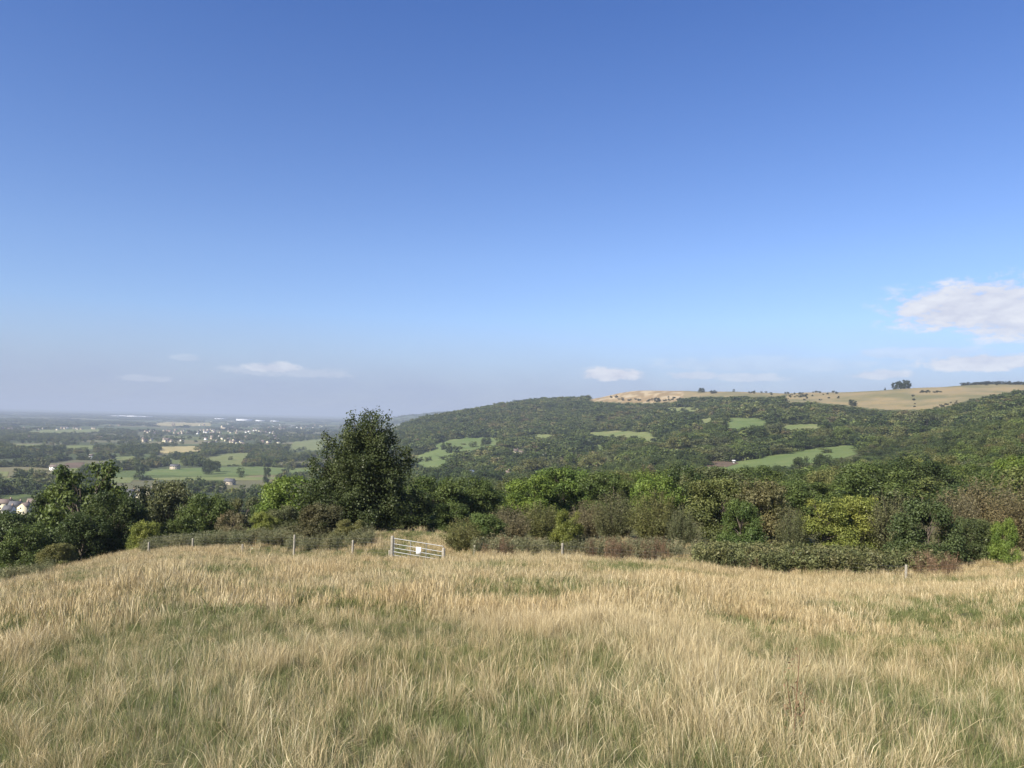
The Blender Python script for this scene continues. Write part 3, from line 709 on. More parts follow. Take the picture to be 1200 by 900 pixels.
# ---- instancer for countless things
def instancer(name, P, S, Rz, idx, meshes, label, cat, tilt=None):
    pc = bpy.data.collections.new(name+'_kinds')
    for k, me in enumerate(meshes):
        o = bpy.data.objects.new('%s_kind.%03d' % (name, k), me); pc.objects.link(o)
    me = bpy.data.meshes.new(name); me.vertices.add(len(P)); me.vertices.foreach_set('co', np.asarray(P, np.float32).ravel())
    a = me.attributes.new('scl', 'FLOAT_VECTOR', 'POINT'); a.data.foreach_set('vector', np.asarray(S, np.float32).ravel())
    rot = np.zeros((len(P), 3)); rot[:, 2] = Rz
    if tilt is not None: rot[:, :2] = tilt
    a = me.attributes.new('rot', 'FLOAT_VECTOR', 'POINT'); a.data.foreach_set('vector', rot.astype(np.float32).ravel())
    a = me.attributes.new('pick', 'INT', 'POINT'); a.data.foreach_set('value', np.asarray(idx, np.int32))
    o = link(name, me, kind='stuff', label=label, category=cat)
    ng = bpy.data.node_groups.new(name, 'GeometryNodeTree')
    ng.interface.new_socket('Geometry', in_out='INPUT', socket_type='NodeSocketGeometry'); ng.interface.new_socket('Geometry', in_out='OUTPUT', socket_type='NodeSocketGeometry')
    gi = ng.nodes.new('NodeGroupInput'); go = ng.nodes.new('NodeGroupOutput')
    ci = ng.nodes.new('GeometryNodeCollectionInfo'); ci.inputs['Collection'].default_value = pc; ci.inputs['Separate Children'].default_value = True; ci.inputs['Reset Children'].default_value = True
    ip = ng.nodes.new('GeometryNodeInstanceOnPoints'); ip.inputs['Pick Instance'].default_value = True
    def at_(nm, ty):
        n = ng.nodes.new('GeometryNodeInputNamedAttribute'); n.data_type = ty; n.inputs[0].default_value = nm; return n.outputs[0]
    ng.links.new(gi.outputs[0], ip.inputs['Points']); ng.links.new(ci.outputs[0], ip.inputs['Instance'])
    ng.links.new(at_('pick', 'INT'), ip.inputs['Instance Index']); ng.links.new(at_('scl', 'FLOAT_VECTOR'), ip.inputs['Scale'])
    e2r = ng.nodes.new('FunctionNodeEulerToRotation'); ng.links.new(at_('rot', 'FLOAT_VECTOR'), e2r.inputs[0]); ng.links.new(e2r.outputs[0], ip.inputs['Rotation'])
    ng.links.new(ip.outputs[0], go.inputs[0])
    md = o.modifiers.new('scatter', 'NODES'); md.node_group = ng
    return o
WM = [proto_single('wood_mid', 71+i, 26, 4200, .048, ('round', 'dome', 'spread', 'round')[i], M_WOODLEAF, lobe_r=(.12, .2), base=.06) for i in range(4)]
WF = [proto_single('wood_far', 81+i, 14, 520, .13, ('round', 'dome', 'spread', 'round')[i], M_WOODLEAF, lobe_r=(.14, .22), base=.04) for i in range(4)]
# clump of several far trees
def clump_mesh(seed):
    rgc = np.random.default_rng(seed); Vs = []; Fs = []; vs = []; n = 0
    for k in range(9):
        V, Fq, v, _, _ = crown(seed*10+k, 7, 110, .26, 'dome'); s = rgc.uniform(.16, .26)
        V = V*np.array([s*1.3, s*1.3, s])+np.array([-.45+.11*k+rgc.normal()*.02, rgc.normal()*.06, 0])
        Vs.append(V); Fs.append(Fq+n); vs.append(v); n += len(V)
    return mesh_np('far_clump', np.concatenate(Vs), np.concatenate(Fs), [M_WOODLEAF], {'v': ('POINT', np.concatenate(vs))})
CL = [clump_mesh(3+i) for i in range(3)]
A = ALL[rest]; isplain = plain(A[:, 0], A[:, 1], A[:, 2])
for nm, msk, lab in (('hillside_wood', (~isplain), 'continuous mixed woodland covering the valley side and the long hill'),
                     ('plain_trees', isplain, 'hedgerow trees and copses dotting the hazy plain on the left')):
    B = A[msk]; idx = rg.integers(0, 4, len(B))+np.where(B[:, 1] < 620, 0, 4)
    S = np.stack([B[:, 3]*1.12, B[:, 3]*1.12, B[:, 4]*1.08], -1)
    instancer(nm, B[:, :3]-np.array([0, 0, .15]), S, rg.random(len(B))*6.28, idx, WM+WF, lab, 'woodland')
X, Y = jgrid(3300, 14000, -.8, .0, 75, rg); Z = H(X, Y); kk = (fbm(X/700, Y/500, 9) > .44) & ~blocked(X, Y, Z, 9, False) & ~((np.abs(fbm(X/1500, Y/700, 19)-.5) < .035))
X, Y, Z = X[kk], Y[kk], Z[kk]; s = rg.uniform(45, 85, len(X))
instancer('distant_copses', np.stack([X, Y, Z-.3], -1), np.stack([s, s, s*.75], -1), rg.normal(size=len(X))*.35, rg.integers(0, 3, len(X)), CL, 'dark lines of trees fading into haze on the far plain', 'trees')
print('woods', len(A), len(X), time.time()-T0)

# ---- hilltop trees and gorse (things)
def hill_tree(x, ybase, hpx, wpx, label, var, d=None, group=None, col=(.03, .045, .02), name='hilltop_tree', cat='tree'):
    if d is None:
        P = hit(x, ybase)[0]
        if np.isnan(P[0]): return
    else: P = np.array(at(x, d))
    o = link(name, MID[var % 6], None, label=label, category=cat, group=group); dd = P[1]
    o.location = (P[0], P[1], P[2]-.2); o.scale = (wpx/F*dd, wpx/F*dd, hpx/F*dd); o.rotation_euler = (0, 0, rng.random()*6); o.color = (*col, 1)
def ridge(x, default=1600):
    """ground point that makes the skyline in photo column x"""
    u, _ = ray(x, 460); D = np.linspace(900, 2600, 500); h = H(u*D, D); k = np.argmax(h/D); return float(D[k])
for k, (x, hh, ww) in enumerate([(1048.5, 7, 7.5), (1053, 9, 8), (1057.5, 9.5, 9), (1062, 9, 8), (1065.5, 8, 6.5)]):
    hill_tree(x, 0, hh+1, ww, ['leftmost dark tree of the clump on the skyline', 'second dark tree from the left in the skyline clump', 'middle and tallest dark tree of the skyline clump', 'fourth dark tree from the left in the skyline clump', 'rightmost dark tree of the clump on the skyline'][k], k, d=ridge(x)-8-6*(k % 2), group='clump of trees on the hilltop')
for k, (x, y, h_, w_, lab) in enumerate([(808, 458, 4, 5, 'small dark lone tree on the moor above the quarry'), (822, 460, 6, 8, 'larger dark tree on the moor right of the quarry'), (836, 461, 4, 9, 'low dark bush right of the larger moor tree'),
        (859.5, 455, 3, 3, 'tiny tree on the skyline in the middle of the moor'), (1037, 455, 3, 2.5, 'tiny tree on the skyline just left of the clump'), (999, 476, 8, 10, 'dark tree at the lower edge of the moor'), (770, 471, 5, 7, 'bush at the foot of the pale quarry face')]):
    if k in (3, 4): hill_tree(x, 0, h_, w_, lab, k, d=ridge(x)-5)
    else: hill_tree(x, y, h_, w_, lab, k)
for k, (x, y, h_, w_, lab, cc) in enumerate([(939, 558, 22, 20, 'round dark tree at the near edge of the large sloping pasture, left of two', DK), (964, 556, 26, 27, 'broad round tree at the near edge of the large sloping pasture, right of two', DK), (987, 548, 12, 12, 'small grey-green tree inside the right end of the large sloping pasture', GG),
        (569, 527, 13, 14, 'round dark tree standing alone in the curved pasture', DK), (519, 527, 9, 8, 'small dark tree at the left side of the curved pasture', DK), (245, 556, 17, 16, 'round dark tree on the long pasture of the plain, left of the pointed one', DK), (312, 566, 18, 11, 'dark pointed tree below the long pasture of the plain', DK),
        (253, 553, 14, 12, 'dark tree beside the round one on the long pasture', DK), (334, 560, 9, 15, 'dark bushy tree at the right end of the long pasture', DK), (870, 471, 7, 16, 'dark tree clump below the moor edge in the middle', DK)]):
    hill_tree(x, y, h_, w_, lab, k, col=cc, name='field_tree')
for k in range(34):
    x = 1128+k*2.6+rng.uniform(-.8, .8)
    hill_tree(x, 0, rng.uniform(2.6, 4.2), rng.uniform(3.5, 6), 'one of the small dark trees in the row along the skyline at far right', k, d=ridge(x)-rng.uniform(2, 14), group='row of small trees along the skyline', col=(.035, .045, .026))
gor = []
for x0, y0, x1, y1, n in [(900,463,1010,458,18), (870,459,905,461,12), (1072,460,1108,460,14), (1070,462,1072,478,8), (925,463,945,466,8), (780,465,800,470,6), (705,468,790,470,22), (1095,478,1140,468,10), (700,462,740,470,8), (915,465,990,462,14), (940,470,985,466,5), (1120,452,1200,450,8), (955,459,1000,457,9), (660,463,690,462,10)]:
    for k in range(n):
        t = rng.random(); gor.append((x0+(x1-x0)*t+rng.normal()*1.0, y0+(y1-y0)*t+rng.normal()*.7))
for x, y in gor: hill_tree(x, y, rng.uniform(1.4, 3.0), rng.uniform(2, 4.5), 'small dark gorse bush dotted on the dry moor', int(rng.integers(0, 6)), group='gorse bushes scattered over the moor', col=(.045, .055, .026), name='gorse_bush', cat='bush')

# ------------------------------------------------------------------ buildings
def plainmat(name, c, rough=.8, spec=.2, metal=0, var=.25, sc=3.):
    m, nt, out = material(name); n = noise(nt, sc, 4, pos(nt))
    cc = mixc(nt, maprange(nt, n, .3, .7, 0, 1), tuple(np.array(c)*(1-var)), tuple(np.minimum(np.array(c)*(1+var*.5), .9)))
    principled(nt, out, cc, rough, spec, metal, normal=bump(nt, n, .15, .02)); return m
M_CREAM = plainmat('cream_render', (.72, .66, .46)); M_WHITE = plainmat('white_render', (.78, .77, .72)); M_STONE = plainmat('pale_stone', (.50, .43, .32)); M_BRICK = plainmat('red_brick', (.30, .22, .17))
M_SLATE = plainmat('grey_slate', (.10, .10, .105)); M_TILE = plainmat('brown_tile', (.16, .125, .105)); M_GLASS = plainmat('window_glass', (.05, .06, .07), .15, .5); M_SHEET = plainmat('pale_sheeting', (.82, .83, .84), .5, .3); M_BLUE = plainmat('blue_grey_sheeting', (.42, .50, .58), .5, .3)
def house_parts(w, l, hw, hr, detail=True):
    """long axis along X; returns (walls bag, roof bag, chimney bag, windows)"""
    W = Bag(); x, y = l/2, w/2
    V = np.array([[-x,-y,-1.5],[x,-y,-1.5],[x,y,-1.5],[-x,y,-1.5],[-x,-y,hw],[x,-y,hw],[x,y,hw],[-x,y,hw],[-x,0,hw+hr],[x,0,hw+hr]])
    W.add(V, np.array([[0,1,5,4],[2,3,7,6]])); W.add(V, np.array([[0,4,8],[0,8,7],[0,7,3],[1,9,5],[1,6,9],[1,2,6]])) if False else None
    B2 = Bag(); B2.V = [V]; F3 = np.array([[4,8,7],[5,6,9]]); F4 = np.array([[0,1,5,4],[2,3,7,6],[1,2,6,5],[3,0,4,7]])
    me_w = (V, [F4, F3])
    Rb = Bag(); t = .18; o = .35; sl = math.hypot(y, hr)
    for sg in (-1, 1):
        nrm = np.array([0, sg*hr/sl, y/sl]); e0 = np.array([0, 0, hw+hr+.02]); e1 = np.array([0, sg*(y+o), hw-hr*o/y+.02])
        q = np.array([e0+[-x-o, 0, 0], e0+[x+o, 0, 0], e1+[x+o, 0, 0], e1+[-x-o, 0, 0]]); V8 = np.concatenate([q, q+nrm*t])
        Rb.add(V8, np.array([[0,1,2,3],[7,6,5,4],[0,4,5,1],[1,5,6,2],[2,6,7,3],[3,7,4,0]]))
    Cb = Bag(); Cb.box((x-.7, 0, hw+hr+.5), (.9, .7, 1.7))
    wins = []
    if detail:
        n = max(2, int(l/3.2))
        for k in range(n):
            for zz in ([1.4, 4.0] if hw > 4.2 else [1.4]):
                for sg in (-1, 1): wins.append(((-x+l*(k+.5)/n, sg*(y+.02), zz), (1.1, .08, 1.15)))
        for sg in (-1, 1):
            wins.append(((sg*(x+.02), -.2*w, 1.4), (.08, 1.1, 1.2))); wins.append(((sg*(x+.02), .1*w, hw-.9), (.08, .9, 1.1)))
    return me_w, Rb, Cb, wins
def house(x, ybase, lpx, label, wm, rm, rot, w=7, hw=5, hr=2.6, name='house', cat='house', group=None, chim=True, d=None):
    P = hit(x, ybase)[0] if d is None else np.array(at(x, d))
    if np.isnan(P[0]): print('house lost', label); return
    l = lpx/F*P[1]
    (V, Fs), Rb, Cb, wins = house_parts(w, l, hw, hr)
    root = link(name, None, None, label=label, category=cat, group=group); root.location = P; root.rotation_euler = (0, 0, rot)
    link('wall', mesh_np('wall', V, Fs, [wm]), root); rf = link('roof', Rb.mesh('roof', [rm]), root)
    if chim: link('chimney', Cb.mesh('chimney', [M_BRICK]), rf)
    for c, e in wins:
        b = Bag(); b.box(c, e); link('window', b.mesh('window', [M_GLASS]), root)
    return root
house(6, 597, 13, 'cream terrace house with brown roof at the left edge', M_CREAM, M_TILE, .25, group='cream terrace below the left trees')
house(18, 600, 12, 'second cream house of the terrace from the left edge', M_CREAM, M_SLATE, .25, group='cream terrace below the left trees')
house(29, 602, 11, 'brightest cream house in the middle of the terrace', M_CREAM, M_TILE, 1.45, group='cream terrace below the left trees')
house(38, 596, 10, 'pale house at the right end of the terrace', M_STONE, M_TILE, .3, group='cream terrace below the left trees')
house(10, 606, 10, 'small white house below the cream terrace', M_WHITE, M_SLATE, .1)
house(153, 583, 9, 'white house with grey roof left of the two cream gables', M_WHITE, M_SLATE, .15)
house(163, 583, 9, 'cream house with its gable facing the hill, left of the pair', M_CREAM, M_SLATE, 1.35, w=8)
house(175, 581, 9, 'cream house with its gable facing the hill, right of the pair', M_CREAM, M_SLATE, 1.35, w=8)
house(167, 590, 7, 'low white outbuilding below the cream gabled pair', M_WHITE, M_SLATE, .2, hw=2.6, hr=1.2, chim=False)
house(160, 600, 7, 'pale cottage half hidden between the dark tree and grey-green tree', M_STONE, M_TILE, .2)
house(104, 574, 9, 'brown-roofed house glimpsed through the tall loose tree', M_STONE, M_TILE, .1)
house(64, 551, 9, 'long white farmhouse standing alone on the plain', M_WHITE, M_TILE, .12, w=8)
house(70.5, 551, 3, 'dark little barn at the right end of the white farmhouse', M_BRICK, M_SLATE, .1, hw=3, hr=2)
house(107, 537, 4.5, 'small white house above the tall loose tree', M_WHITE, M_TILE, .9)
house(205, 550, 10, 'dark-roofed farmhouse among trees left of the long pasture', M_STONE, M_SLATE, .1)
house(186, 541, 3, 'tiny pale cottage among trees beyond the long pasture', M_STONE, M_TILE, .6)
house(269, 568, 12, 'dark-roofed barn in the trees below the long pasture', M_STONE, M_SLATE, -.3, hw=4, hr=3.5, name='barn', cat='barn', chim=False)
house(551, 557, 8, 'blue-grey shed in the valley bottom right of the tall dark tree', M_BLUE, M_BLUE, .1, hw=4, hr=1.5, name='shed', cat='shed', chim=False, w=9)
house(603, 532, 8, 'cream farmhouse in the trees right of the curved pasture', M_CREAM, M_TILE, .1, w=7)
house(611, 532, 6, 'long low cream barn beside the cream farmhouse', M_CREAM, M_TILE, .1, hw=3, hr=1.8, name='barn', cat='barn', chim=False)
house(638, 539, 4, 'small white cottage on the wooded slope in mid-view', M_WHITE, M_SLATE, .5)
house(595, 564, 4, 'pale roof glimpsed above the green wood edge', M_STONE, M_TILE, .3, hw=7)
house(860, 543, 2.6, 'small white field shelter beside the bare earth patch', M_WHITE, M_WHITE, .2, hw=2, hr=.5, name='shelter', cat='shelter', chim=False, w=2)
# distant town: one-mesh houses too small to show parts
def small_house(name, w, l, hw, hr, wm, rm):
    (V, Fs), Rb, Cb, _ = house_parts(w, l, hw, hr, False)
    RV = np.concatenate(Rb.V); RF = np.concatenate(Rb.F)
    return mesh_np(name, np.concatenate([V, RV]), [np.concatenate([Fs[0], RF+len(V)]), Fs[1]], [wm, rm], midx=np.r_[np.zeros(4), np.ones(len(RF)), np.zeros(2)])
SH = [small_house('town_house', 7, 11, 5.5, 3, M_WHITE, M_TILE), small_house('town_house', 7, 9, 5.5, 3, M_STONE, M_TILE), small_house('town_house', 8, 14, 5.5, 3, M_BRICK, M_TILE), small_house('town_house', 8, 12, 5.5, 2.6, M_CREAM, M_SLATE)]
tw = []
rt = np.random.default_rng(77)
for (x0, x1, y0, y1, n, zone) in [(170,262,504,509,48,'in the front streets of the distant town'), (262,330,500,509,44,'in the middle of the distant town'), (300,385,498,504,34,'on the right side of the distant town'), (240,330,512,522,34,'in the suburb in front of the distant town'), (0,115,502,505,26,'in the row across the left of the plain'), (0,120,510,515,20,'scattered among the trees on the left of the plain'), (165,230,515,519,10,'on the near left edge of the distant town'), (395,480,497,505,6,'at the right end of the distant town'), (120,300,494,500,22,'at the back of the distant town')]:
    for k in range(n): tw.append((rt.uniform(x0, x1), rt.uniform(y0, y1), zone))
PT = hit([t[0] for t in tw], [t[1] for t in tw])
MW = ['white', 'stone', 'brick', 'cream']
for P, t in zip(PT, tw):
    if np.isnan(P[0]): continue
    k = int(rt.choice(4, p=[.15, .4, .2, .25])); o = link('town_house', SH[k], None, label=f'tiny {MW[k]} house {t[2]}', category='house', group=f'{MW[k]} houses {t[2]}')
    o.location = P; o.rotation_euler = (0, 0, rt.normal()*.5+(1.57 if rt.random() < .3 else 0)); o.scale = (1.05,)*3
shed = small_house('warehouse', 60, 130, 11, 4, M_SHEET, M_SHEET)
for x, y, s, lab in [(92,488,.5,'small pale warehouse left of the long white warehouses'), (137,490.5,.9,'left end of the long white warehouses on the far plain'), (147,490.5,1.1,'second white warehouse from the left on the far plain'), (160,491,1.6,'largest bright white warehouse on the far plain'), (172,491.5,1.0,'white warehouse at the right end of the left row'),
                     (259,494,1.1,'leftmost warehouse of the right row on the far plain'), (286,495,1.3,'second warehouse of the right row on the far plain'), (305,495.5,.8,'third warehouse of the right row on the far plain'), (322,496,.7,'rightmost warehouse of the right row on the far plain'), (343,502,.5,'white warehouse behind the right side of the town')]:
    P = hit(x, y-2)[0]; o = link('warehouse', shed, None, label=lab, category='warehouse', group='white warehouses on the far plain'); o.location = P; o.scale = (s, s, 1.1*min(s, 1.2)); o.rotation_euler = (0, 0, .1)
ch = Bag(); ch.box((0, 0, 7), (7, 7, 16)); ch.box((10, 0, 3.5), (14, 8, 8)); 
P = hit(260, 503)[0]; o = link('church', ch.mesh('church', [M_STONE]), None, label='square pale church tower rising above the distant town', category='church'); o.location = P; o.scale = (1.4,)*3
print('buildings', time.time()-T0)

# ------------------------------------------------------------------ fence and gate
M_POST = plainmat('weathered_post', (.29, .265, .215), .85, .1, 0, .35, 9); M_GALV = plainmat('galvanised_steel', (.33, .34, .34), .5, .5, .35, .15, 6); M_WIRE = plainmat('fence_wire', (.16, .155, .15), .5, .4, .6, .1); M_SIGN = plainmat('white_sign', (.82, .82, .80), .5, .3, 0, .03)
def cyl(p0, p1, r, k=8):
    V, Fq = tube([p0, (np.array(p0)+np.array(p1))/2, p1], [r, r, r], k); n = len(V)//3
    V = np.concatenate([V, [p1], [p0]]); m = len(V)-2
    caps = np.array([[2*n+i, 2*n+(i+1) % n, m, m] for i in range(n)]); return V, Fq, np.array([[2*n+i, 2*n+(i+1) % n, m] for i in range(n)])
def post_mesh(h, r, seed):
    rp = np.random.default_rng(seed); n = 12; th = np.arange(n)*2*np.pi/n; zz = [-.4, 0, .4*h, .8*h, h-.03, h]; rr = [r, r*1.04, r, r*.97, r*.95, r*.8]
    V = np.array([[rr[i]*(1+.06*rp.normal())*math.cos(t)+.012*z*math.sin(seed), rr[i]*math.sin(t)+.012*z*math.cos(seed), z] for i, z in enumerate(zz) for t in th]); V = np.concatenate([V, [[0, 0, h+.005]]])
    Q = np.array([[i*n+j, i*n+(j+1) % n, (i+1)*n+(j+1) % n, (i+1)*n+j] for i in range(5) for j in range(n)]); Tt = np.array([[5*n+j, 5*n+(j+1) % n, len(V)-1] for j in range(n)])
    return mesh_np('post', V, [Q, Tt], [M_POST])
def fence(name, label, posts, wires=(.3, .5, .7, .9, 1.12), heights=None):
    root = link(name, None, None, label=label, category='fence'); P0 = np.array(at(*posts[0])); root.location = P0
    Q = [np.array(at(*p))-P0 for p in posts]
    for k, q in enumerate(Q):
        o = link('post', post_mesh(heights[k] if heights else 1.3, .065, k+3), root); o.location = q
    for hz in wires:
        b = Bag()
        for a, c in zip(Q[:-1], Q[1:]):
            t = np.linspace(0, 1, 6)[:, None]; q = a*(1-t)+c*t; q[:, 2] += hz-.05*np.sin(t[:, 0]*np.pi); b.add(*tube(q, np.full(6, .0032), 4))
        link('wire', b.mesh('wire', [M_WIRE]), root)
fence('wire_fence', 'wire stock fence with pale wooden posts left of the gate', [(181, 54), (232, 54), (290, 52), (350, 49), (418, 46.6), (461, 46.2)], heights=[.8, .8, .5, 1.3, 1.0, .4])
fence('wire_fence', 'wire stock fence half buried in grass right of the gate', [(560, 46.5), (662, 46), (830, 44), (940, 43.5), (1062, 40.5), (1230, 42)], wires=(.3, .5, .7), heights=[.6, .85, .5, .5, .8, .5])
def gate():
    A = np.array(at(464, 45.6)); Bp = np.array(at(524, 44.2)); A[2] = -8.46; Bp[2] = A[2]-.18
    root = link('field_gate', None, None, label='galvanised steel field gate with white sign, hung on a wooden post', category='gate'); root.location = A
    D = Bp-A; Ln = math.hypot(D[0], D[1]); root.rotation_euler = (0, 0, math.atan2(D[1], D[0])); slope = (Bp[2]-A[2])/Ln
    z = lambda x, h: h+slope*x
    x0, x1 = .12, Ln-.05
    for h in (.22, .42, .64, .88, 1.2):
        b = Bag(); V, Q, Tt = cyl((x0, 0, z(x0, h)), (x1, 0, z(x1, h)), .018); b.add(V, Q); link('bar', b.mesh('bar', [M_GALV], True), root)
    for x in (x0, x0+(x1-x0)*.34, x0+(x1-x0)*.66, x1):
        b = Bag(); V, Q, Tt = cyl((x, .03, z(x, .2)), (x, .03, z(x, 1.22)), .016); b.add(V, Q); link('upright', b.mesh('upright', [M_GALV], True), root)
    b = Bag(); b.box((x0+(x1-x0)*.52, -.05, z((x0+x1)/2, .72)), (.32, .01, .42)); link('sign', b.mesh('sign', [M_SIGN]), root)
    for nm, q, h, lab in (('gate_post', A, 1.32, 'sturdy pale wooden gate post at the left end of the gate'), ('gate_post', Bp, 1.1, 'weathered gate post hidden by the bush at the right end of the gate')):
        b = Bag(); n = 14; th = np.arange(n)*2*np.pi/n
        V = np.array([[.10*rr*math.cos(t), .10*rr*math.sin(t), zz] for zz, rr in ((-.5, 1), (0, 1.03), (h*.5, .98), (h-.04, .97), (h, .82)) for t in th]+[[0, 0, h+.01]])
        Q = np.array([[i*n+j, i*n+(j+1) % n, (i+1)*n+(j+1) % n, (i+1)*n+j] for i in range(4) for j in range(n)]); Tt = np.array([[4*n+j, 4*n+(j+1) % n, len(V)-1] for j in range(n)])
        o = link(nm, mesh_np('gate_post', V, [Q, Tt], [M_POST]), None, label=lab, category='gate post'); o.location = q
gate()

# ------------------------------------------------------------------ grass
def grass_material(name, stops, green_mix):
    m, nt, out = material(name); v = N(nt, 'ShaderNodeAttribute', attribute_name='v').outputs['Fac']; p = pos(nt)
    hh = N(nt, 'ShaderNodeAttribute', attribute_name='hgt').outputs['Fac']
    c = ramp(nt, v, stops)
    c = mixc(nt, math_(nt, 'MULTIPLY', maprange(nt, hh, .05, .7, 1, 0), green_mix), c, (.085, .125, .035))
    n = noise(nt, .22, 3, p); c = mixc(nt, maprange(nt, n, .4, .65, 0, .55), c, (1.0, .90, .80), 'MULTIPLY')
    pr = N(nt, 'ShaderNodeBsdfPrincipled'); L(nt, c, pr.inputs['Base Color']); pr.inputs['Roughness'].default_value = .55; pr.inputs['Specular IOR Level'].default_value = .25
    tr = N(nt, 'ShaderNodeBsdfTranslucent'); L(nt, c, tr.inputs[0]); mx = N(nt, 'ShaderNodeMixShader'); mx.inputs[0].default_value = .28
    L(nt, pr.outputs[0], mx.inputs[1]); L(nt, tr.outputs[0], mx.inputs[2]); L(nt, mx.outputs[0], out.inputs[0]); return m
M_DRY = grass_material('dry_grass', [(0, (.19, .135, .065)), (.3, (.37, .29, .15)), (.7, (.58, .48, .27)), (1, (.76, .67, .45))], .40)
M_GREEN = grass_material('green_grass', [(0, (.07, .10, .028)), (.45, (.115, .15, .045)), (.75, (.19, .205, .08)), (1, (.36, .33, .17))], .2)
def tuft(seed, n, hgt, spread, width, mat, heads=.4, lean=.25, wind=(.0, 0)):
    rgk = np.random.default_rng(seed); V = []; Q = []; Tn = []; v = []; hg = []
    a = rgk.random(n)*2*np.pi; rad = spread*np.sqrt(rgk.random(n)); h = hgt*rgk.uniform(.45, 1.1, n)
    base = np.stack([rad*np.cos(a), rad*np.sin(a), np.full(n, -.03)], -1)
    la = a+rgk.normal(size=n)*.9; ln = lean*np.abs(rgk.normal(size=n))*h
    off = np.stack([ln*np.cos(la)+wind[0]*h, ln*np.sin(la)+wind[1]*h, h], -1)
    fa = rgk.random(n)*2*np.pi; side = np.stack([np.cos(fa), np.sin(fa), np.zeros(n)], -1)*(width*rgk.uniform(.5, 1.3, n))[:, None]
    m1 = base+off*np.array([.2, .2, .45]); m2 = base+off*np.array([.52, .52, .8]); tip = base+off*np.array([.95, .95, .98])
    hd = rgk.random(n) < heads
    w2 = np.where(hd, .35, .7)[:, None]; w3 = np.where(hd, 1.1, .4)[:, None]
    VV = np.stack([base-side*.6, base+side*.6, m1-side*w2, m1+side*w2, m2-side*w3, m2+side*w3, tip], 1).reshape(-1, 3)
    o = np.arange(n)*7
    Q = np.concatenate([np.stack([o, o+1, o+3, o+2], -1), np.stack([o+2, o+3, o+5, o+4], -1)]); Tt = np.stack([o+4, o+5, o+6], -1)
    v = np.repeat(np.clip(rgk.random(n), 0, 1), 7); hg = np.tile([0, 0, .45, .45, .8, .8, 1], n)
    return mesh_np('grass_tuft', VV, [Q, Tt], [mat], {'v': ('POINT', v), 'hgt': ('POINT', hg.astype(float))})
GK = [tuft(i, 66, .46, .14, .0017, M_DRY, .45, .42) for i in range(5)] + [tuft(10+i, 44, .22, .14, .0024, M_GREEN, .05, .6) for i in range(3)] + \
     [tuft(20+i, 60, .55, .26, .0048, M_DRY, .5, .28) for i in range(4)] + [tuft(30+i, 70, .28, .26, .0066, M_GREEN, .05, .5) for i in range(3)] + \
     [tuft(40+i, 10, .84, .18, .0015, M_DRY, .95, .45) for i in range(3)]
def scatter_grass():
    rgg = np.random.default_rng(3); PX = []; 
    P, S, I = [], [], []
    for (r0, r1, dens, near) in ((2.4, 7, 135, True), (7, 14, 88, True), (14, 26, 26, False), (26, 72, 12, False)):
        A0, A1 = R(-50), R(50); n = int(.5*(A1-A0)*(r1*r1-r0*r0)*dens)
        r = np.sqrt(rgg.uniform(r0*r0, r1*r1, n)); a = rgg.uniform(A0, A1, n); X = r*np.sin(a); Y = r*np.cos(a)
        g = fbm(X/2.3+5, Y/3.0, 51, 3)*.62+fbm(X/9, Y/9, 52, 2)*.38        # patches of green against straw
        for (sx, sy, sr, sa) in ((2.9, 5.6, 1.6, .16), (-2.3, 6.3, 1.2, .10), (1.6, 9, 1.5, .07), (4.9, 9.5, 1.8, .07), (-6, 11, 2, .07), (2.0, 26, 5, .06), (6, 34, 5, .07), (-4, 30, 5, .05), (-13, 30, 4, .06), (4.2, 5.8, 1.3, .12)):
            g = g+sa*np.exp(-((X-sx)**2+((Y-sy)*.8)**2)/sr**2)
        k = rgg.random(n)
        dry = k > np.clip((g-.44)*4.0+.42, .20, .80)
        tall = (rgg.random(n) > (.91 if near else .93))
        hs = .30+.62*fbm(X/1.7, Y/1.7, 53, 2)+.04*np.clip((r-8)/12, 0, 1)
        idx = np.where(dry, rgg.integers(0, 5, n) if near else 8+rgg.integers(0, 4, n), (5 if near else 12)+rgg.integers(0, 3, n))
        idx = np.where(tall, 15+rgg.integers(0, 3, n), idx)
        s = hs*rgg.uniform(.75, 1.2, n)*np.where(dry, np.clip(1.15-.5*np.clip((g-.5)*4, 0, 1), .6, 1.2), 1)
        keep = np.ones(n, bool)
        px_, py_ = project(X, Y, H(X, Y))
        edge = np.interp(px_, [0, 200, 420, 600, 800, 1200], [64, 62, 62, 58, 54, 53]); keep &= Y < edge
        keep &= np.where(tall, Y > 4.6, Y > 3.0)
        X, Y, s, idx = X[keep], Y[keep], s[keep], idx[keep]
        gd = np.hypot(X+5.3, Y-44.3); s = s*np.where(gd < 4, .55+.45*gd/4, 1)
        wq = np.where(idx >= 8, 1.05, 1.0)
        P.append(np.stack([X, Y, H(X, Y)], -1)); S.append(np.stack([s*wq, s*wq, s], -1)); I.append(idx)
    P = np.concatenate(P); S = np.concatenate(S); I = np.concatenate(I)
    wd = fbm(P[:, 0]/2.2, P[:, 1]/2.2, 71, 2)-.5; tl = rgg.normal(size=(len(P), 2))*(.13+.45*(rgg.random(len(P)) < .22)*(fbm(P[:, 0]/1.5, P[:, 1]/1.5, 77, 2) > .45))[:, None]; tl[:, 1] += wd*.6+.05; tl[:, 0] += (fbm(P[:, 0]/2.6, P[:, 1]/2.6, 72, 2)-.5)*.5
    print('grass tufts', len(P))
    instancer('meadow_grass', P, S, rgg.random(len(P))*6.28, I, GK, 'tall dry straw-coloured grass mixed with green covering the foreground field', 'grass', tl)
scatter_grass()

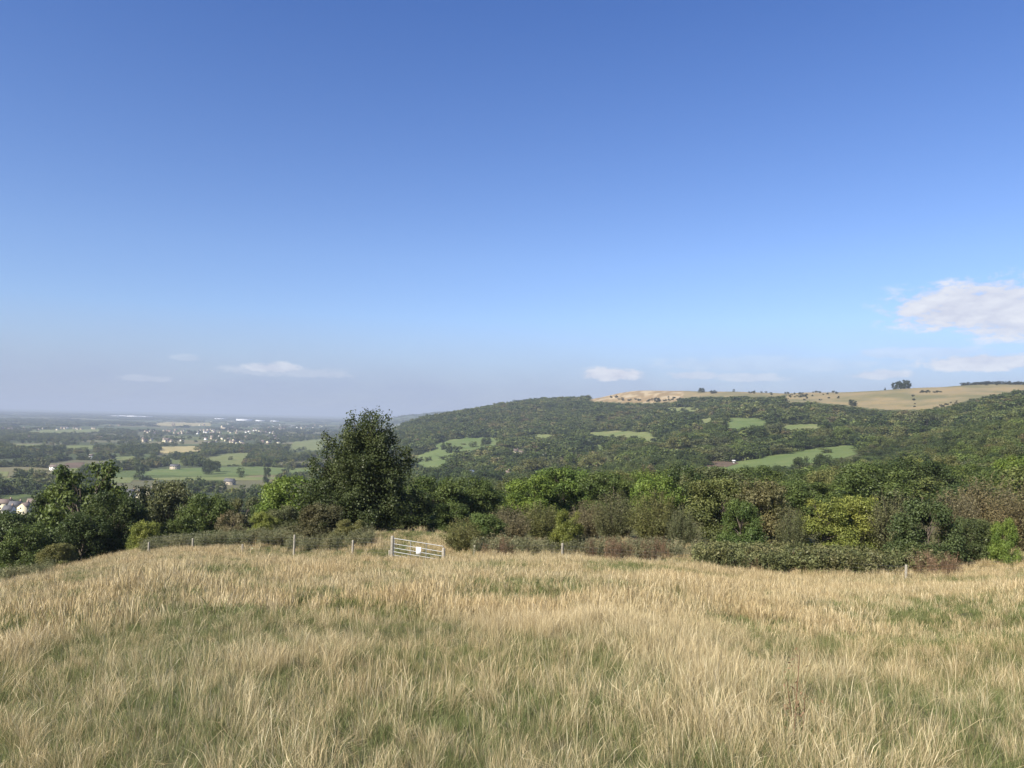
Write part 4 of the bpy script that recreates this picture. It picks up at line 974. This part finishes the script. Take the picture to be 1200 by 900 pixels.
# herb stems: thistles and nettles along the fence, red-brown dock
def herb(seed, nst, h, leafn, size, mat, spread):
    rgh = np.random.default_rng(seed); PP = []; NN = []; b = Bag()
    for s in range(nst):
        a = rgh.random()*6.28; r = spread*math.sqrt(rgh.random()); hh = h*rgh.uniform(.6, 1.1); t = np.linspace(0, 1, 4)[:, None]
        p0 = np.array([r*math.cos(a), r*math.sin(a), -.05]); p1 = p0+np.array([rgh.normal()*.1*hh, rgh.normal()*.1*hh, hh]); b.add(*tube(p0*(1-t)+p1*t, .007*(1-.6*t[:, 0]), 3))
        tt = rgh.random(leafn)[:, None]**.8; PP.append(p0*(1-tt)+p1*tt+rgh.normal(size=(leafn, 3))*np.array([.06, .06, .02])); NN.append(rgh.normal(size=(leafn, 3))+np.array([0, 0, .6]))
    V, Fq = leaves(np.concatenate(PP), unit(np.concatenate(NN)), rgh.uniform(size*.5, size*1.3, nst*leafn), rgh, .4)
    SV = np.concatenate(b.V); SF = np.concatenate(b.F); VV = np.concatenate([V, SV])
    return mesh_np('herb_stems', VV, np.concatenate([Fq, SF+len(V)]), [mat], {'v': ('POINT', np.repeat(rgh.random(len(VV)//1), 1))})
def stuff_leaf(name, stops): return leaf_material(name, stops, .8)
M_WEED = stuff_leaf('weed_foliage', [(0, (.10, .115, .06)), (.5, (.16, .165, .09)), (1, (.27, .24, .14))]); M_DOCK = stuff_leaf('dock_seed', [(0, (.11, .075, .045)), (.5, (.17, .12, .07)), (1, (.26, .20, .12))]); M_BRAM = stuff_leaf('bramble_foliage', [(0, (.065, .082, .032)), (.5, (.11, .125, .052)), (1, (.20, .18, .09))])
def patch(name, lab, cat, meshes, quads, n, smin, smax, seed):
    rp = np.random.default_rng(seed); P = []
    for (x0, x1, d0, d1, k) in quads:
        for _ in range(int(n*k)):
            x = rp.uniform(x0, x1); P.append(at(x, rp.uniform(d0, d1)))
    P = np.array(P); s = rp.uniform(smin, smax, len(P)); instancer(name, P, np.stack([s, s, s], -1), rp.random(len(P))*6.28, rp.integers(0, len(meshes), len(P)), meshes, lab, cat)
HW = [herb(i, 14, 1.0, 46, .085, M_WEED, .35) for i in range(3)]; HD = [herb(10+i, 9, .95, 60, .045, M_DOCK, .25) for i in range(3)]; HB = [herb(20+i, 26, .62, 60, .085, M_BRAM, .5) for i in range(3)]
patch('weeds', 'grey-green thistles and nettles along the wire fence on the left', 'weeds', HW, [(178, 345, 55, 62, .8), (345, 440, 50, 56, .22), (560, 700, 46.5, 52, .22), (690, 830, 45.5, 51, .2), (-60, 70, 48, 54, .16)], 520, .5, 1.15, 5)
patch('dock_plants', 'rust-red dock seed stalks at the field edge', 'weeds', HD, [(715, 785, 44.5, 49, 1), (1068, 1118, 41.5, 45, .7), (690, 730, 44, 48, .25), (560, 600, 45, 48, .2), (840, 1000, 42, 44, .3)], 34, .8, 1.5, 6)
patch('bramble_bank', 'low dark green bramble hedge at the right side of the field', 'hedge', HB, [(835, 1040, 42.3, 46, .26), (850, 1010, 43.5, 47.5, .22), (1030, 1110, 44, 47, .05)], 560, .6, 2.2, 7)
# isolated dark stalks in the field
st = herb(33, 3, .75, 34, .035, M_DOCK, .05)
for x, d_, lab in [(66, 27, 'single dark seed stalk in the grass at far left'), (741, 17.5, 'single dark seed stalk standing in the middle of the field'), (938, 6.2, 'low leafy dock plant in the foreground grass')]:
    o = link('dock_stalk', st, None, label=lab, category='plant'); o.location = at(x, d_)
print('grass', time.time()-T0)

# ------------------------------------------------------------------ haze
hz = Bag(); zb, zt = -135.0, 135.0; hz.box((0, 0, (zb+zt)/2), (72000, 72000, zt-zb))
m, nt, out = material('haze')
pv = N(nt, 'ShaderNodeVolumePrincipled'); pv.inputs['Color'].default_value = (.45, .515, .65, 1); pv.inputs['Density'].default_value = 1.1e-4; pv.inputs['Anisotropy'].default_value = .0
L(nt, pv.outputs[0], out.inputs['Volume'])
link('haze', hz.mesh('haze', [m]), None, kind='stuff', label='pale blue haze lying over the distant plain and hills', category='haze')

# ------------------------------------------------------------------ light
SUN_AZ, SUN_EL = R(-135), R(38)      # azimuth from the viewing direction, negative = left
sd = Vector((math.sin(SUN_AZ)*math.cos(SUN_EL), math.cos(SUN_AZ)*math.cos(SUN_EL), math.sin(SUN_EL)))
sl = bpy.data.lights.new('sun', 'SUN'); sl.energy = 5.0; sl.angle = R(.5); sl.color = (1, .925, .80)
so = bpy.data.objects.new('sun', sl); COL.objects.link(so); so.rotation_euler = sd.to_track_quat('Z', 'Y').to_euler()
w = bpy.data.worlds.new('World'); SC.world = w; w.use_nodes = True; nt = w.node_tree; nt.nodes.clear()
out = N(nt, 'ShaderNodeOutputWorld'); bg = N(nt, 'ShaderNodeBackground'); L(nt, bg.outputs[0], out.inputs[0]); bg.inputs[1].default_value = .08
sky = N(nt, 'ShaderNodeTexSky', sky_type='NISHITA'); sky.sun_disc = False; sky.sun_elevation = SUN_EL; sky.sun_rotation = SUN_AZ; sky.altitude = 200; sky.air_density = 1.0; sky.dust_density = .6; sky.ozone_density = 2.2
tc = N(nt, 'ShaderNodeTexCoord').outputs['Generated']; sx = N(nt, 'ShaderNodeSeparateXYZ'); L(nt, tc, sx.inputs[0])
azn = math_(nt, 'ARCTAN2', sx.outputs[0], sx.outputs[1]); eln = math_(nt, 'ARCSINE', sx.outputs[2])
cv = N(nt, 'ShaderNodeCombineXYZ'); L(nt, azn, cv.inputs[0]); L(nt, math_(nt, 'MULTIPLY', eln, 2.2), cv.inputs[1])
n1 = noise(nt, 30, 9, cv.outputs[0], .66); n2 = noise(nt, 7, 5, cv.outputs[0], .6)
# clouds: centre (photo px), half sizes, strength
CLD = [(1150, 364, 105, 24, .95), (1190, 372, 70, 26, .9), (1100, 356, 46, 10, .55), (1150, 426, 62, 9, .8), (1030, 440, 34, 5, .6), (716, 440, 36, 6, .85), (815, 441, 34, 4, .5), (880, 443, 40, 4, .4),
       (322, 432, 30, 5, .65), (222, 420, 18, 3, .22), (170, 444, 26, 3, .25), (345, 437, 70, 5, .3), (1080, 415, 90, 6, .3), (900, 428, 130, 7, .18)]
tot = None
for (cx, cy, rx, ry, s_) in CLD:
    u, wv = ray(cx, cy); a0 = math.atan(float(u)); e0 = math.atan(float(wv)*math.cos(a0)); ca = math.cos(a0)**2
    dx = math_(nt, 'DIVIDE', math_(nt, 'SUBTRACT', azn, a0), rx*1.1/F*ca); dy = math_(nt, 'DIVIDE', math_(nt, 'SUBTRACT', eln, e0), ry*1.45/F*math.cos(a0))
    # flat undersides: squeeze below the centre
    dy = math_(nt, 'MULTIPLY', dy, math_(nt, 'ADD', 1.0, math_(nt, 'MULTIPLY', math_(nt, 'LESS_THAN', dy, 0.), .5)))
    q = math_(nt, 'ADD', math_(nt, 'MULTIPLY', dx, dx), math_(nt, 'MULTIPLY', dy, dy))
    g = math_(nt, 'MULTIPLY', math_(nt, 'SUBTRACT', 1.0, math_(nt, 'SQRT', q)), 1.0)
    g = math_(nt, 'ADD', g, math_(nt, 'MULTIPLY', math_(nt, 'SUBTRACT', n1, .5), 2.9))
    g = math_(nt, 'MULTIPLY', maprange(nt, g, -.2, .3, 0, 1), s_)
    g = math_(nt, 'MULTIPLY', g, maprange(nt, q, 1.0, 2.4, 1, 0))
    tot = g if tot is None else math_(nt, 'MAXIMUM', tot, g)
# faint grey-violet layer above the horizon
lay = math_(nt, 'MULTIPLY', maprange(nt, eln, .125, .035, 0, 1), maprange(nt, n2, .25, .75, .62, .9))
skyc = mixc(nt, 1.0, sky.outputs[0], ramp(nt, maprange(nt, eln, 0, .8), [(0, (.70, .74, .93)), (.25, (.69, .77, 1.0)), (.62, (.46, .63, 1.0)), (1, (.40, .58, 1.0))]), 'MULTIPLY')
skyc = mixc(nt, lay, skyc, (2.3, 2.8, 4.1))
shade = maprange(nt, noise(nt, 30, 5, cv.outputs[0]), .35, .65, 0, 1)
ccol = mixc(nt, shade, (3.9, 4.1, 4.9), (5.1, 5.25, 5.7))
fin = mixc(nt, tot, skyc, ccol)
L(nt, fin, bg.inputs[0])
vs = SC.view_settings; vs.view_transform = 'Standard'; vs.look = 'None'; vs.gamma = 1; vs.exposure = 1.06; vs.use_curve_mapping = False
SC.cycles.max_bounces = 6; SC.cycles.diffuse_bounces = 3; SC.cycles.transmission_bounces = 4; SC.cycles.volume_bounces = 1; SC.cycles.sample_clamp_indirect = 6
SC.cycles.volume_max_steps = 64
print('done', time.time()-T0)
